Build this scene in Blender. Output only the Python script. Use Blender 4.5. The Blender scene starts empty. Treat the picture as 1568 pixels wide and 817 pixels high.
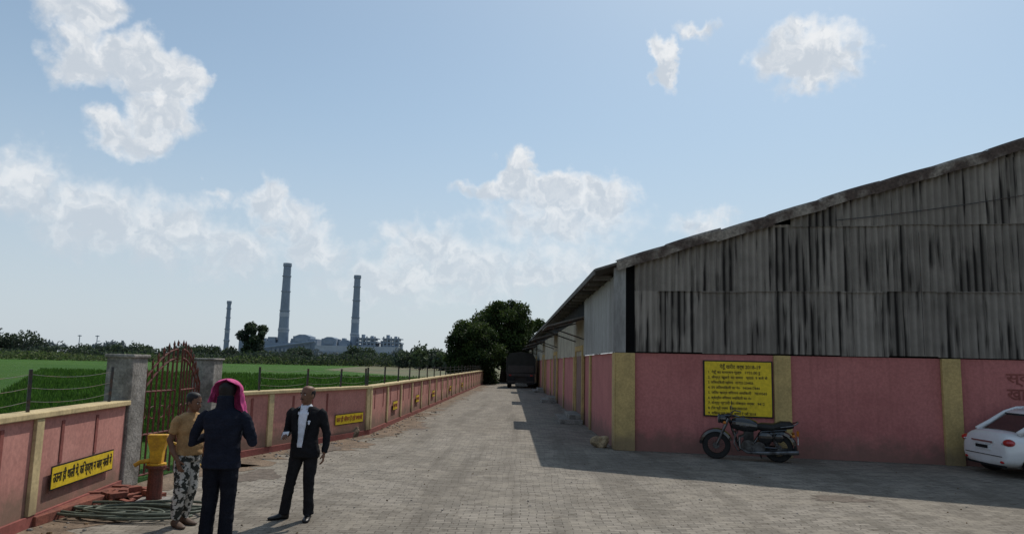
import bpy, bmesh, math, random
import numpy as np
from mathutils import Vector, Matrix, noise as mnoise
from mathutils.bvhtree import BVHTree
random.seed(7); rng=np.random.default_rng(7)
S=bpy.context.scene
S.view_settings.view_transform='Standard'
try: S.view_settings.look='None'
except Exception: pass
S.view_settings.exposure=0
COL=S.collection
V=Vector
# ------------------------------------------------------------------ camera
cam=bpy.data.cameras.new('camera'); camo=bpy.data.objects.new('camera',cam); COL.objects.link(camo)
cam.sensor_width=36; cam.lens=1130*36/1568; cam.clip_start=.1; cam.clip_end=12000
R=Matrix.Rotation(math.radians(.88),4,'Z')@Matrix.Rotation(math.radians(97.44),4,'X')@Matrix.Rotation(math.radians(1.3),4,'Z')
camo.matrix_world=Matrix.Translation((0,0,2.05))@R
S.camera=camo
# ------------------------------------------------------------------ materials
MATS={}
def nt(name):
    m=bpy.data.materials.new(name); m.use_nodes=True
    n=m.node_tree; b=n.nodes['Principled BSDF']; return m,n,b
def N(n,t,**k):
    x=n.nodes.new(t)
    for a,v in k.items(): setattr(x,a,v)
    return x
def mixc(n,fac,a,b,mode='MIX'):
    x=N(n,'ShaderNodeMix',data_type='RGBA',blend_type=mode)
    for s,v in ((0,fac),(6,a),(7,b)):
        if hasattr(v,'links'): n.links.new(v,x.inputs[s])
        else: x.inputs[s].default_value=v if s==0 else (*v,1)
    return x.outputs[2]
def mth(n,op,a,b=None,c=None,clamp=False):
    x=N(n,'ShaderNodeMath',operation=op); x.use_clamp=clamp
    for i,v in enumerate((a,b,c)):
        if v is None: continue
        if hasattr(v,'links'): n.links.new(v,x.inputs[i])
        else: x.inputs[i].default_value=v
    return x.outputs[0]
def noi(n,vec,scale,detail=4,rough=.55,stretch=None,dim='3D'):
    if stretch:
        mp=N(n,'ShaderNodeMapping'); mp.inputs['Scale'].default_value=stretch; n.links.new(vec,mp.inputs[0]); vec=mp.outputs[0]
    x=N(n,'ShaderNodeTexNoise'); x.noise_dimensions=dim; x.inputs['Scale'].default_value=scale; x.inputs['Detail'].default_value=detail; x.inputs['Roughness'].default_value=rough
    n.links.new(vec,x.inputs['Vector']); return x.outputs['Fac']
def mr(n,v,a,b,c=0,d=1):
    x=N(n,'ShaderNodeMapRange'); x.interpolation_type='SMOOTHSTEP'
    n.links.new(v,x.inputs[0])
    for i,k in enumerate((a,b,c,d)): x.inputs[i+1].default_value=k
    return x.outputs[0]
def bumpn(n,b,h,strength,dist=.01):
    x=N(n,'ShaderNodeBump'); x.inputs['Strength'].default_value=strength; x.inputs['Distance'].default_value=dist
    n.links.new(h,x.inputs['Height']); n.links.new(x.outputs[0],b.inputs['Normal'])
def vscale(n,c,k):
    vm=N(n,'ShaderNodeVectorMath',operation='SCALE'); n.links.new(c,vm.inputs[0]); n.links.new(k,vm.inputs['Scale']); return vm.outputs[0]
def mat(name,col,rough=.8,col2=None,scale=2.,thr=(.35,.7),fine=.25,fscale=30,bump=.2,bdist=.01,metal=0,spec=.3,stretch=None,dirt=None,coat=0,streak=0):
    if name in MATS: return MATS[name]
    m,n,b=nt(name)
    pos=N(n,'ShaderNodeTexCoord').outputs['Object']
    c2=col2 or tuple(x*.7 for x in col)
    f=mr(n,noi(n,pos,scale,4,.6,stretch),*thr)
    c=mixc(n,f,col,c2)
    f2=noi(n,pos,fscale,3,.6,stretch)
    c=vscale(n,c,mr(n,f2,.25,.75,1-fine,1+fine))
    if streak:
        sk=mr(n,noi(n,pos,1,4,.7,(6,6,.45)),.50,.72)
        c=mixc(n,mth(n,'MULTIPLY',sk,streak),c,tuple(x*.45 for x in col))
    if dirt:
        g=N(n,'ShaderNodeNewGeometry').outputs['Position']; sx=N(n,'ShaderNodeSeparateXYZ'); n.links.new(g,sx.inputs[0])
        zz=mth(n,'ADD',sx.outputs[2],mth(n,'MULTIPLY',noi(n,g,2.5,4,.65),-dirt[1]*1.6))
        dm=mr(n,zz,-dirt[1]*.6,dirt[1]*.35,dirt[2],0)
        c=mixc(n,dm,c,dirt[0])
    n.links.new(c,b.inputs['Base Color'])
    b.inputs['Roughness'].default_value=rough; b.inputs['Metallic'].default_value=metal
    b.inputs['Specular IOR Level'].default_value=spec
    if coat: b.inputs['Coat Weight'].default_value=coat
    if bump: bumpn(n,b,f2,bump,bdist)
    MATS[name]=m; return m
DIRT=(.15,.11,.075)
pink=mat('pink_wall_paint',(.50,.235,.195),.9,(.41,.18,.15),1.3,(.3,.75),.14,18,.15,dirt=(DIRT,.60,.8),streak=.30)
pinkb=mat('pink_warehouse_paint',(.45,.165,.15),.9,(.36,.125,.115),.8,(.3,.75),.12,18,.15,dirt=((.17,.10,.08),.6,.8),streak=.28)
maroon=mat('maroon_paint',(.27,.085,.07),.85,None,2,(.3,.7),.15,20,.1)
yell=mat('cream_yellow_paint',(.55,.43,.23),.85,(.40,.31,.17),2,(.35,.75),.15,20,.15,dirt=(DIRT,.4,.7),streak=.35)
yellb=mat('ochre_column_paint',(.48,.34,.14),.85,(.36,.26,.11),2,(.35,.75),.15,20,.15,dirt=(DIRT,.5,.7),streak=.3)
signy=mat('sign_yellow',(.70,.50,.02),.5,(.55,.38,.02),3,(.4,.8),.12,15,.02)
black=mat('black_paint',(.015,.013,.012),.5,None,3,(.4,.7),.1,20,0)
redp=mat('red_lettering',(.25,.03,.03),.7,None,3,(.4,.7),.1,20,0)
conc=mat('weathered_concrete',(.27,.25,.225),.9,(.13,.12,.105),3,(.35,.7),.3,25,.6,.02,streak=.4)
iron=mat('rusty_red_iron',(.15,.04,.028),.6,(.08,.032,.022),8,(.35,.7),.3,60,.1)
dark=mat('dark_gap',(.012,.012,.013),.9,None,2,(.4,.7),.1,20,0)
steel=mat('dark_steel',(.05,.05,.05),.5,(.10,.05,.03),8,(.45,.7),.2,40,.05,metal=.4)
cream=mat('cream_plaster',(.38,.34,.26),.9,(.27,.24,.19),1,(.35,.7),.15,15,.15,streak=.4)
greysheet=mat('plain_grey_sheet',(.31,.305,.29),.7,(.21,.20,.19),1.5,(.35,.7),.15,20,.1,stretch=(1,1,.25),streak=.5)
roofm=mat('roof_sheet',(.15,.135,.12),.8,(.08,.075,.07),1,(.35,.7),.2,15,.2)
flash=mat('ridge_flashing',(.27,.235,.20),.85,(.085,.062,.052),1.6,(.38,.58),.35,14,.4,.02)
GX=(.981,-.1946)
def corr_mat():
    m,n,b=nt('corrugated_cement_sheet')
    p=N(n,'ShaderNodeTexCoord').outputs['Object']
    sx=N(n,'ShaderNodeSeparateXYZ'); n.links.new(p,sx.inputs[0])
    s=mth(n,'ADD',mth(n,'MULTIPLY',mth(n,'SUBTRACT',sx.outputs[0],2.36),GX[0]),mth(n,'MULTIPLY',mth(n,'SUBTRACT',sx.outputs[1],18.62),GX[1]))
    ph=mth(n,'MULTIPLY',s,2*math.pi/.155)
    val=mth(n,'POWER',mth(n,'MULTIPLY_ADD',mth(n,'COSINE',ph),.5,.5),1.6)  # valley mask: paints shade into the colour and weights the grime streaks
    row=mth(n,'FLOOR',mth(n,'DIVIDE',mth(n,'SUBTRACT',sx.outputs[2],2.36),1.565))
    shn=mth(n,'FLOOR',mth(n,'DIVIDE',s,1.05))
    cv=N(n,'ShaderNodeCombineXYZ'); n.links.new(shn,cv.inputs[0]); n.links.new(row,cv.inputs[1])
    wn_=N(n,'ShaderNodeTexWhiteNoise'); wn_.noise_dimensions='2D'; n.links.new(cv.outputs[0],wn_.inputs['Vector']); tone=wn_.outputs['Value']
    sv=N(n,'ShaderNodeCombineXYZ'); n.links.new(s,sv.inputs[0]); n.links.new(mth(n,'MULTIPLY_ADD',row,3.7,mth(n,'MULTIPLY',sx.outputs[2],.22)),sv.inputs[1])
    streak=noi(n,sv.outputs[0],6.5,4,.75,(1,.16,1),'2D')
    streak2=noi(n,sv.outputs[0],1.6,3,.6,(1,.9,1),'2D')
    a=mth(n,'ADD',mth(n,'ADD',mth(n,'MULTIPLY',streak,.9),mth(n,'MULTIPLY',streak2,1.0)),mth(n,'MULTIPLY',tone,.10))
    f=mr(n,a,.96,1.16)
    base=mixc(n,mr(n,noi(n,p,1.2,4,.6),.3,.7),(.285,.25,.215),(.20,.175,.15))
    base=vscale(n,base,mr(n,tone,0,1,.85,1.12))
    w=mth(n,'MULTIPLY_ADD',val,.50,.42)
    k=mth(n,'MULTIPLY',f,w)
    k=mth(n,'ADD',k,mth(n,'MULTIPLY',val,.20),clamp=True)  # valleys darkened in colour to stand in for the faint shading of the waves
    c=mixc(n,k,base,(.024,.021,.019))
    n.links.new(c,b.inputs['Base Color']); b.inputs['Roughness'].default_value=.9; b.inputs['Specular IOR Level'].default_value=.12
    return m
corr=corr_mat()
def paving():
    m,n,b=nt('block_paving')
    p=N(n,'ShaderNodeNewGeometry').outputs['Position']
    wob=N(n,'ShaderNodeTexNoise'); wob.noise_dimensions='2D'; wob.inputs['Scale'].default_value=.9; wob.inputs['Detail'].default_value=2; n.links.new(p,wob.inputs['Vector'])
    off=N(n,'ShaderNodeVectorMath',operation='SCALE'); n.links.new(wob.outputs['Color'],off.inputs[0]); off.inputs['Scale'].default_value=.16
    pv=N(n,'ShaderNodeVectorMath',operation='ADD'); n.links.new(p,pv.inputs[0]); n.links.new(off.outputs[0],pv.inputs[1])
    br=N(n,'ShaderNodeTexBrick'); n.links.new(pv.outputs[0],br.inputs['Vector'])
    br.inputs['Scale'].default_value=1; br.inputs['Brick Width'].default_value=.22; br.inputs['Row Height'].default_value=.11
    br.inputs['Mortar Size'].default_value=.007; br.inputs['Mortar Smooth'].default_value=.6; br.inputs['Bias'].default_value=0
    br.inputs['Color1'].default_value=(.285,.252,.210,1); br.inputs['Color2'].default_value=(.175,.155,.128,1); br.inputs['Mortar'].default_value=(.065,.055,.043,1)
    big=mr(n,noi(n,p,.35,5,.65,dim='2D'),.35,.7)
    c=mixc(n,mth(n,'MULTIPLY',big,.50),br.outputs['Color'],(.135,.115,.090))
    med=mr(n,noi(n,p,1.7,5,.72,dim='2D'),.46,.66)
    c=mixc(n,mth(n,'MULTIPLY',med,.48),c,(.305,.268,.215))
    track=mr(n,noi(n,p,1.0,4,.6,(1.3,.10,1),'2D'),.48,.68)
    c=mixc(n,mth(n,'MULTIPLY',track,.45),c,(.105,.09,.072))
    spots=mr(n,noi(n,p,4.2,4,.75,dim='2D'),.56,.70)
    c=mixc(n,mth(n,'MULTIPLY',spots,.58),c,(.085,.069,.051))
    n.links.new(c,b.inputs['Base Color']); b.inputs['Roughness'].default_value=.9; b.inputs['Specular IOR Level'].default_value=.2
    h=mth(n,'ADD',mth(n,'MULTIPLY',br.outputs['Fac'],-.8),mth(n,'MULTIPLY',noi(n,p,9,4,.7,dim='2D'),1.3))
    bumpn(n,b,h,.7,.012)
    return m
pave=paving()
dirtm=mat('bare_earth',(.20,.145,.10),.95,(.11,.08,.056),2.5,(.35,.7),.4,20,.8,.03)
earth=mat('earth_ground',(.10,.11,.05),.95,(.14,.11,.06),.02,(.35,.7),.3,1,.3,.05)
def fieldmat():
    m,n,b=nt('rice_field_green')
    p=N(n,'ShaderNodeNewGeometry').outputs['Position']
    c=mixc(n,mr(n,noi(n,p,.05,4,.6,dim='2D'),.3,.7),(.048,.125,.018),(.072,.150,.024))
    rows=mr(n,noi(n,p,1.0,3,.6,(.05,1.6,1),'2D'),.42,.62)
    c=mixc(n,mth(n,'MULTIPLY',rows,.35),c,(.030,.082,.012))
    c=mixc(n,mth(n,'MULTIPLY',mr(n,noi(n,p,1.6,5,.8,(1,.6,1),'2D'),.4,.65),.45),c,(.026,.072,.010))
    n.links.new(c,b.inputs['Base Color']); b.inputs['Roughness'].default_value=.9; b.inputs['Specular IOR Level'].default_value=.1
    bumpn(n,b,noi(n,p,4,4,.8,dim='2D'),1,.2); return m
fieldm=fieldmat()
def leafmat(name,col,tr=.3):
    m,n,b=nt(name)
    p=N(n,'ShaderNodeNewGeometry').outputs['Position']
    c=mixc(n,mr(n,noi(n,p,.7,2),.3,.7),col,tuple(x*.6 for x in col))
    n.links.new(c,b.inputs['Base Color']); b.inputs['Roughness'].default_value=.7; b.inputs['Specular IOR Level'].default_value=.15
    t=N(n,'ShaderNodeBsdfTranslucent'); n.links.new(c,t.inputs[0]); ms=N(n,'ShaderNodeMixShader'); ms.inputs[0].default_value=tr
    n.links.new(b.outputs[0],ms.inputs[1]); n.links.new(t.outputs[0],ms.inputs[2]); n.links.new(ms.outputs[0],n.nodes['Material Output'].inputs[0])
    return m
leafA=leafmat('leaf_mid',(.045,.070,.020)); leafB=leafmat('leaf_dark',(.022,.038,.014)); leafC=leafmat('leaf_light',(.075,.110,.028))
farA=leafmat('far_leaf_mid',(.060,.085,.055)); farB=leafmat('far_leaf_dark',(.045,.062,.052)); farC=leafmat('far_leaf_light',(.085,.12,.055))  # bluish tint puts distance haze into the leaf colours
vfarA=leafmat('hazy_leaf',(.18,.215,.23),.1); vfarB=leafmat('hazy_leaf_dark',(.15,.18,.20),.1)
corn1=leafmat('crop_leaf',(.10,.15,.04)); corn2=leafmat('crop_leaf_pale',(.15,.18,.07))
bark=mat('bark',(.09,.07,.05),.95,None,5,(.3,.7),.3,20,.6,.03)
# ------------------------------------------------------------------ helpers
def empty(name,loc=(0,0,0)):
    e=bpy.data.objects.new(name,None); e.location=loc; COL.objects.link(e); return e
def link(name,me,mats,parent=None,smooth=False):
    o=bpy.data.objects.new(name,me); COL.objects.link(o)
    for m in (mats if isinstance(mats,(list,tuple)) else [mats]): me.materials.append(m)
    if smooth: me.polygons.foreach_set('use_smooth',[True]*len(me.polygons))
    if parent is not None: o.parent=parent
    return o
def mk(name,vs,fs,mats,parent=None,smooth=False,mi=None):
    me=bpy.data.meshes.new(name); me.from_pydata([tuple(v) for v in vs],[],fs)
    o=link(name,me,mats,parent,smooth)
    if mi is not None: me.polygons.foreach_set('material_index',mi)
    me.update(); return o
class Geo:
    def __init__(s): s.v=[];s.f=[];s.m=[]
    def add(s,vs,fs,mi=0):
        b=len(s.v); s.v+= [V(v) for v in vs]; s.f+=[tuple(i+b for i in f) for f in fs]; s.m+=[mi]*len(fs); return s
    def box(s,a,b,mi=0,T=None):
        x0,y0,z0=a;x1,y1,z1=b
        vs=[(x0,y0,z0),(x1,y0,z0),(x1,y1,z0),(x0,y1,z0),(x0,y0,z1),(x1,y0,z1),(x1,y1,z1),(x0,y1,z1)]
        if T: vs=[T(*v) for v in vs]
        return s.add(vs,[(0,3,2,1),(4,5,6,7),(0,1,5,4),(1,2,6,5),(2,3,7,6),(3,0,4,7)],mi)
    def tube(s,pts,rad,mi=0,seg=8,sq=None):
        vs,fs=tube(pts,rad,seg,sq); return s.add(vs,fs,mi)
    def obj(s,name,mats,parent=None,smooth=False,bevel=0):
        o=mk(name,s.v,s.f,mats,parent,smooth,s.m)
        if bevel:
            b=o.modifiers.new('b','BEVEL'); b.width=bevel; b.segments=2; b.limit_method='ANGLE'
        return o
def loft(rings):
    k=len(rings[0]); vs=[p for r in rings for p in r]; fs=[]
    for i in range(len(rings)-1):
        for j in range(k):
            a=i*k+j;b=i*k+(j+1)%k; fs.append((a,b,b+k,a+k))
    fs.append(tuple(range(k-1,-1,-1))); fs.append(tuple((len(rings)-1)*k+j for j in range(k)))
    return vs,fs
def tube(pts,rad,seg=8,sq=None):
    pts=[V(p) for p in pts]; n=len(pts)
    if not isinstance(rad,(list,tuple)): rad=[rad]*n
    rings=[]; prev=None
    for i in range(n):
        t=(pts[min(i+1,n-1)]-pts[max(i-1,0)])
        if t.length<1e-9: t=V((0,0,1))
        t.normalize()
        if prev is None:
            a=V((1,0,0)) if abs(t.x)<.9 else V((0,1,0)); u=(a-t*a.dot(t)).normalized()
        else: u=(prev-t*prev.dot(t)).normalized()
        prev=u; w=t.cross(u); k=sq or 1
        rings.append([pts[i]+(u*math.cos(2*math.pi*j/seg)+w*math.sin(2*math.pi*j/seg)*k)*rad[i] for j in range(seg)])
    return loft(rings)
def ering(c,rx,ry,seg=20,p=1.0):
    out=[]
    for j in range(seg):
        a=2*math.pi*j/seg; ca,sa=math.cos(a),math.sin(a)
        out.append(V((c[0]+rx*math.copysign(abs(ca)**p,ca),c[1]+ry*math.copysign(abs(sa)**p,sa),c[2])))
    return out
def ellip(c,r,seg=12,rn=8,M3=None):
    rings=[]
    for i in range(rn+1):
        a=math.pi*(i/rn); a=min(max(a,.12),math.pi-.12)
        ring=[V((r[0]*math.sin(a)*math.cos(2*math.pi*j/seg),r[1]*math.sin(a)*math.sin(2*math.pi*j/seg),-r[2]*math.cos(a))) for j in range(seg)]
        if M3: ring=[M3@q for q in ring]
        rings.append([q+V(c) for q in ring])
    return loft(rings)
def quads(name,P,mats,mi,parent=None):
    n=len(P); me=bpy.data.meshes.new(name)
    me.vertices.add(n*4); me.vertices.foreach_set('co',P.reshape(-1).astype(np.float32))
    me.loops.add(n*4); me.loops.foreach_set('vertex_index',np.arange(n*4,dtype=np.int32))
    me.polygons.add(n); me.polygons.foreach_set('loop_start',np.arange(0,n*4,4,dtype=np.int32)); 
    try: me.polygons.foreach_set('loop_total',np.full(n,4,dtype=np.int32))
    except Exception: pass
    me.polygons.foreach_set('material_index',mi.astype(np.int32)); me.update(calc_edges=True); me.validate()
    return link(name,me,mats,parent)
def leaf_quads(C,size,flat=.0):
    n=len(C); a=rng.normal(size=(n,3)); a/=np.linalg.norm(a,axis=1)[:,None]
    b=rng.normal(size=(n,3)); b-=a*(a*b).sum(1)[:,None]; b/=np.linalg.norm(b,axis=1)[:,None]
    s=size*rng.uniform(.6,1.3,(n,1)); a=a*s; b=b*s*.6
    return np.stack([C-a,C-b*.8,C+a,C+b*.8],1)
def blob_pts(blobs,n,shell=.45):
    w=np.array([(b[1][0]*b[1][1]*b[1][2])**(2/3) for b in blobs]); w/=w.sum()
    idx=rng.choice(len(blobs),n,p=w); c=np.array([b[0] for b in blobs])[idx]; r=np.array([b[1] for b in blobs])[idx]
    d=rng.normal(size=(n,3)); d/=np.linalg.norm(d,axis=1)[:,None]
    rad=1-rng.random((n,1))**1.5*shell
    rad*=1+.12*rng.normal(size=(n,1))
    return c+d*r*rad,idx,d
def foliage(name,blobs,n,size,mats,parent=None,core=None):
    P,idx,d=blob_pts(blobs,n)
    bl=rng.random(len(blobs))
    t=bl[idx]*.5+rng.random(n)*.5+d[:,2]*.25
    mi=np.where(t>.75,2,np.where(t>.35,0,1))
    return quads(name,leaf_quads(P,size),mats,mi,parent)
def rods(name,segs,r,m,parent=None,sides=6):
    g=Geo()
    for a,b in segs: g.tube([a,b],r,0,sides)
    return g.obj(name,m,parent)
def text(name,body,size,m,org,r,u,parent,maxw=None,align='LEFT'):
    c=bpy.data.curves.new(name,'FONT'); c.body=body; c.size=size; c.extrude=.0015; c.offset=.0018*size/.1; c.align_x=align; c.resolution_u=3
    t=bpy.data.objects.new(name+'_tmp',c); COL.objects.link(t)
    bpy.context.view_layer.update()
    dg=bpy.context.evaluated_depsgraph_get(); me=bpy.data.meshes.new_from_object(t.evaluated_get(dg))
    bpy.data.objects.remove(t)
    w=max([v.co.x for v in me.vertices] or [1])-min([v.co.x for v in me.vertices] or [0])
    sx=1 if not maxw or w<=0 else min(1.3,maxw/w)
    r=V(r).normalized();u=V(u).normalized();nn=r.cross(u)
    M4=Matrix(((r.x*sx,u.x,nn.x,org[0]),(r.y*sx,u.y,nn.y,org[1]),(r.z*sx,u.z,nn.z,org[2]),(0,0,0,1)))
    me.transform(M4); me.materials.clear(); o=link(name,me,m,parent); return o
# ------------------------------------------------------------------ sun + sky
EL=math.radians(52); AZ=math.radians(23)
sd=V((math.sin(AZ)*math.cos(EL),math.cos(AZ)*math.cos(EL),math.sin(EL)))
sl=bpy.data.lights.new('sun','SUN'); sl.energy=3.3; sl.angle=math.radians(.53); sl.color=(1,.945,.86)
so=bpy.data.objects.new('sun',sl); COL.objects.link(so); so.rotation_euler=(-sd).to_track_quat('-Z','Y').to_euler(); so.location=(20,30,60)
w=bpy.data.worlds.new('World'); S.world=w; w.use_nodes=True; n=w.node_tree; bg=n.nodes['Background']; bg.inputs[1].default_value=.105
sky=N(n,'ShaderNodeTexSky'); sky.sky_type='NISHITA'; sky.sun_disc=False; sky.sun_elevation=EL; sky.sun_rotation=AZ
sky.air_density=1.0; sky.dust_density=1.2; sky.ozone_density=1.3; sky.altitude=200
g=N(n,'ShaderNodeTexCoord').outputs['Generated']
sx=N(n,'ShaderNodeSeparateXYZ'); n.links.new(g,sx.inputs[0])
az=mth(n,'ARCTAN2',sx.outputs[0],sx.outputs[1]); el=mth(n,'ARCSINE',sx.outputs[2])
azd=mth(n,'MULTIPLY',az,57.2958); eld=mth(n,'MULTIPLY',el,57.2958)
cb=N(n,'ShaderNodeCombineXYZ'); n.links.new(azd,cb.inputs[0]); n.links.new(eld,cb.inputs[1]); AE=cb.outputs[0]
wn=N(n,'ShaderNodeTexNoise'); wn.noise_dimensions='2D'; wn.inputs['Scale'].default_value=.42; wn.inputs['Detail'].default_value=4; wn.inputs['Roughness'].default_value=.55; n.links.new(AE,wn.inputs['Vector'])
ws=N(n,'ShaderNodeVectorMath',operation='MULTIPLY_ADD'); n.links.new(wn.outputs['Color'],ws.inputs[0]); ws.inputs[1].default_value=(4.0,3.4,0); ws.inputs[2].default_value=(-2.0,-1.7,0)
wa=N(n,'ShaderNodeVectorMath',operation='ADD'); n.links.new(AE,wa.inputs[0]); n.links.new(ws.outputs[0],wa.inputs[1]); W=wa.outputs[0]
# cloud masses: azimuth, elevation, half-width, half-height (degrees), weight
CL=[(-33,23,2.4,2.6,1),(-32.3,19.5,2.2,2.0,.8),(-28.6,19.6,3.1,2.2,1),(-26.3,18.6,1.9,2.0,1),(-27.2,16.7,2.3,1.8,.95),(-29.3,14.9,2.8,1.4,.8),
(-35,10.6,2.5,2.4,.55),(-30.6,9.2,4.4,2.6,.62),(-26.2,8.6,4.0,2.4,.62),(-21.5,7.6,3.2,2.0,.55),(-22.8,11.6,1.1,.6,.4),
(-19.4,11.7,1.7,1.5,.75),(-17.7,10.0,2.0,1.8,.7),(-15.9,8.0,2.0,2.1,.62),
(-.4,14.8,1.7,1.9,1),(-1.8,13.2,3.6,1.0,.7),(2.6,13.0,3.2,1.8,.9),(6,12.8,2.6,1.8,.85),(3,11.0,6,1.9,.5),
(-7.7,8.7,3.6,2.1,.62),(-4.2,7.2,4.8,2.3,.6),(-10,6.2,5.5,2.2,.5),(2,7.2,7,2.2,.42),
(11,22.8,1.1,1.9,.9),(13.4,24.9,1.2,.6,.4),(21.7,22.2,3.6,2.4,1.0),(14,10.5,2.5,1.3,.5),
(70,20,16,7,.9),(-85,18,16,7,.9),(170,20,25,8,.9)]
acc=None; acc2=None
for a,e,ra,re,wt in CL:
    s=N(n,'ShaderNodeVectorMath',operation='MULTIPLY_ADD'); n.links.new(W,s.inputs[0]); s.inputs[1].default_value=(1/ra/1.15,1/re/1.15,0); s.inputs[2].default_value=(-a/ra/1.15,-e/re/1.15,0)
    l=N(n,'ShaderNodeVectorMath',operation='LENGTH'); n.links.new(s.outputs[0],l.inputs[0])
    d=mth(n,'MULTIPLY_ADD',l.outputs['Value'],-wt,wt)
    dp=N(n,'ShaderNodeVectorMath',operation='DOT_PRODUCT'); n.links.new(s.outputs[0],dp.inputs[0]); dp.inputs[1].default_value=(.12,.34,0)
    d2=mth(n,'ADD',d,dp.outputs['Value'])
    acc=d if acc is None else mth(n,'SMOOTH_MAX',acc,d,.14)
    acc2=d2 if acc2 is None else mth(n,'SMOOTH_MAX',acc2,d2,.14)
lit=mth(n,'SUBTRACT',acc2,acc)
nA=noi(n,AE,.85,3,.5,dim='2D')
D1=mth(n,'ADD',acc,mth(n,'MULTIPLY_ADD',nA,.44,-.22))
alpha=mr(n,D1,-.10,.42,0,1)
nS=noi(n,W,.75,3,.5,dim='2D')
sh=mth(n,'ADD',mth(n,'MULTIPLY',lit,-1.0),mth(n,'MULTIPLY_ADD',nS,1.5,-.75))
sh=mth(n,'ADD',sh,mth(n,'MULTIPLY',D1,.35))
shade=mr(n,sh,-.35,.45)
ccol=mixc(n,shade,(8.3,8.4,8.5),(5.6,6.1,6.7))
hz=mr(n,eld,0,26,.86,.30)
skt=N(n,'ShaderNodeVectorMath',operation='MULTIPLY'); n.links.new(sky.outputs[0],skt.inputs[0]); skt.inputs[1].default_value=(.94,1.04,1.0)
hcol=mixc(n,mr(n,eld,2,20),(5.4,6.05,6.75),(4.5,5.7,7.0))
skyc=mixc(n,hz,skt.outputs[0],hcol)
af=mr(n,eld,6,17,.62,.92)
fin=mixc(n,mth(n,'MULTIPLY',alpha,af),skyc,ccol)
n.links.new(fin,bg.inputs[0])
# ------------------------------------------------------------------ ground
mk('ground',[(-6000,-200,-.012),(6000,-200,-.012),(6000,9000,-.012),(-6000,9000,-.012)],[(0,1,2,3)],earth)
mk('rice_field',[(-900,-60,-.004),(-6.2,-60,-.004),(-6.2,16,-.004),(-4.4,21,-.004),(-4.0,78,-.004),(-40,150,-.004),(-60,300,-.004),(-900,140,-.004)],[tuple(range(8))],fieldm)
lw=[(-5.2,-6),(-5.13,4.0),(-6.14,11.6),(-6.1,14.8),(-5.9,15.0),(-4.22,20.9),(-4.3,31.6),(-3.5,90)]
pv=[(x,y,0) for x,y in lw]+[(1.0,100,0),(2.4,18.7,0),(45,10,0),(45,-6,0)]
mk('paved_road',pv,[tuple(range(len(pv)))][::1],pave)
def ragged(name,pts,wd,z,m,amp=.25):
    vs=[];fs=[]
    dense=[]
    for (a,b) in zip(pts[:-1],pts[1:]):
        L=(V(b)-V(a)).length; k=max(2,int(L/.25))
        for i in range(k): dense.append(V(a).lerp(V(b),i/k))
    dense.append(V(pts[-1]))
    for i,p in enumerate(dense):
        q=dense[min(i+1,len(dense)-1)]-dense[max(i-1,0)]; nn=V((q.y,-q.x)).normalized()
        e=wd*(1+amp*2*mnoise.noise(V((p.x*.7,p.y*.7,3)))+amp*1.4*mnoise.noise(V((p.x*3,p.y*3,7))))
        vs+= [(p.x,p.y,z),(p.x+nn.x*e,p.y+nn.y*e,z)]
    for i in range(len(dense)-1): fs.append((i*2,i*2+1,i*2+3,i*2+2))
    return mk(name,vs,fs,m)
ragged('dirt_verge',lw[1:],.78,.005,dirtm,.65)
ragged('dirt_verge',[(2.28,75),(2.30,18.5),(2.9,18.4),(9,17.2),(25,14.1)][::-1],.22,.004,mat('dust_drift',(.20,.16,.12),.95,(.13,.10,.075),3,(.35,.7),.4,20,.8,.03),.9)
def patch(name,cx,cy,r,ry,m,z=.004,seed=0):
    vs=[];k=48
    for j in range(k):
        a=2*math.pi*j/k; q=1+.6*mnoise.noise(V((math.cos(a)*1.2,math.sin(a)*1.2,seed)))+.35*mnoise.noise(V((math.cos(a)*4,math.sin(a)*4,seed)))
        vs.append((cx+r*q*math.cos(a),cy+ry*q*math.sin(a),z))
    return mk(name,vs,[tuple(range(k))],m)
mud=mat('oily_mud_stain',(.095,.075,.058),.9,(.15,.12,.095),6,(.35,.65),.3,30,.5,.02)
patch('mud_stain',5.2,12.4,.5,.28,mud,.004,5.1)
patch('mud_stain',-4.6,17.2,.5,1.0,mud,.009,2.3)
patch('mud_stain',-4.6,13.3,.35,.6,mud,.004,8.3)
patch('mud_stain',-3.3,23.5,.35,1.2,mud,.004,4.3)
g=Geo()
for i in range(900):
    t=random.random()
    if t<.65:
        k=random.choice([1,1,4,5,5,6]); a=V(lw[k]);b=V(lw[k+1]); p=a.lerp(b,random.random()); x=p.x+abs(random.gauss(0.1,.5)); y=p.y
    else: x=random.uniform(-4.5,8); y=random.uniform(7,17)
    s=random.uniform(.006,.028)*(1.6 if t<.65 else .7)
    M3=Matrix.Rotation(random.random()*6,3,'Z')
    v,f=ellip((x,y,s*.3),(s,s*random.uniform(.5,1),s*.5),6,4,M3); g.add(v,f,random.choice([0,0,1,2]))
g.obj('gravel',[conc,dirtm,mat('dry_leaf_litter',(.12,.07,.03),.9)],None)
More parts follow.
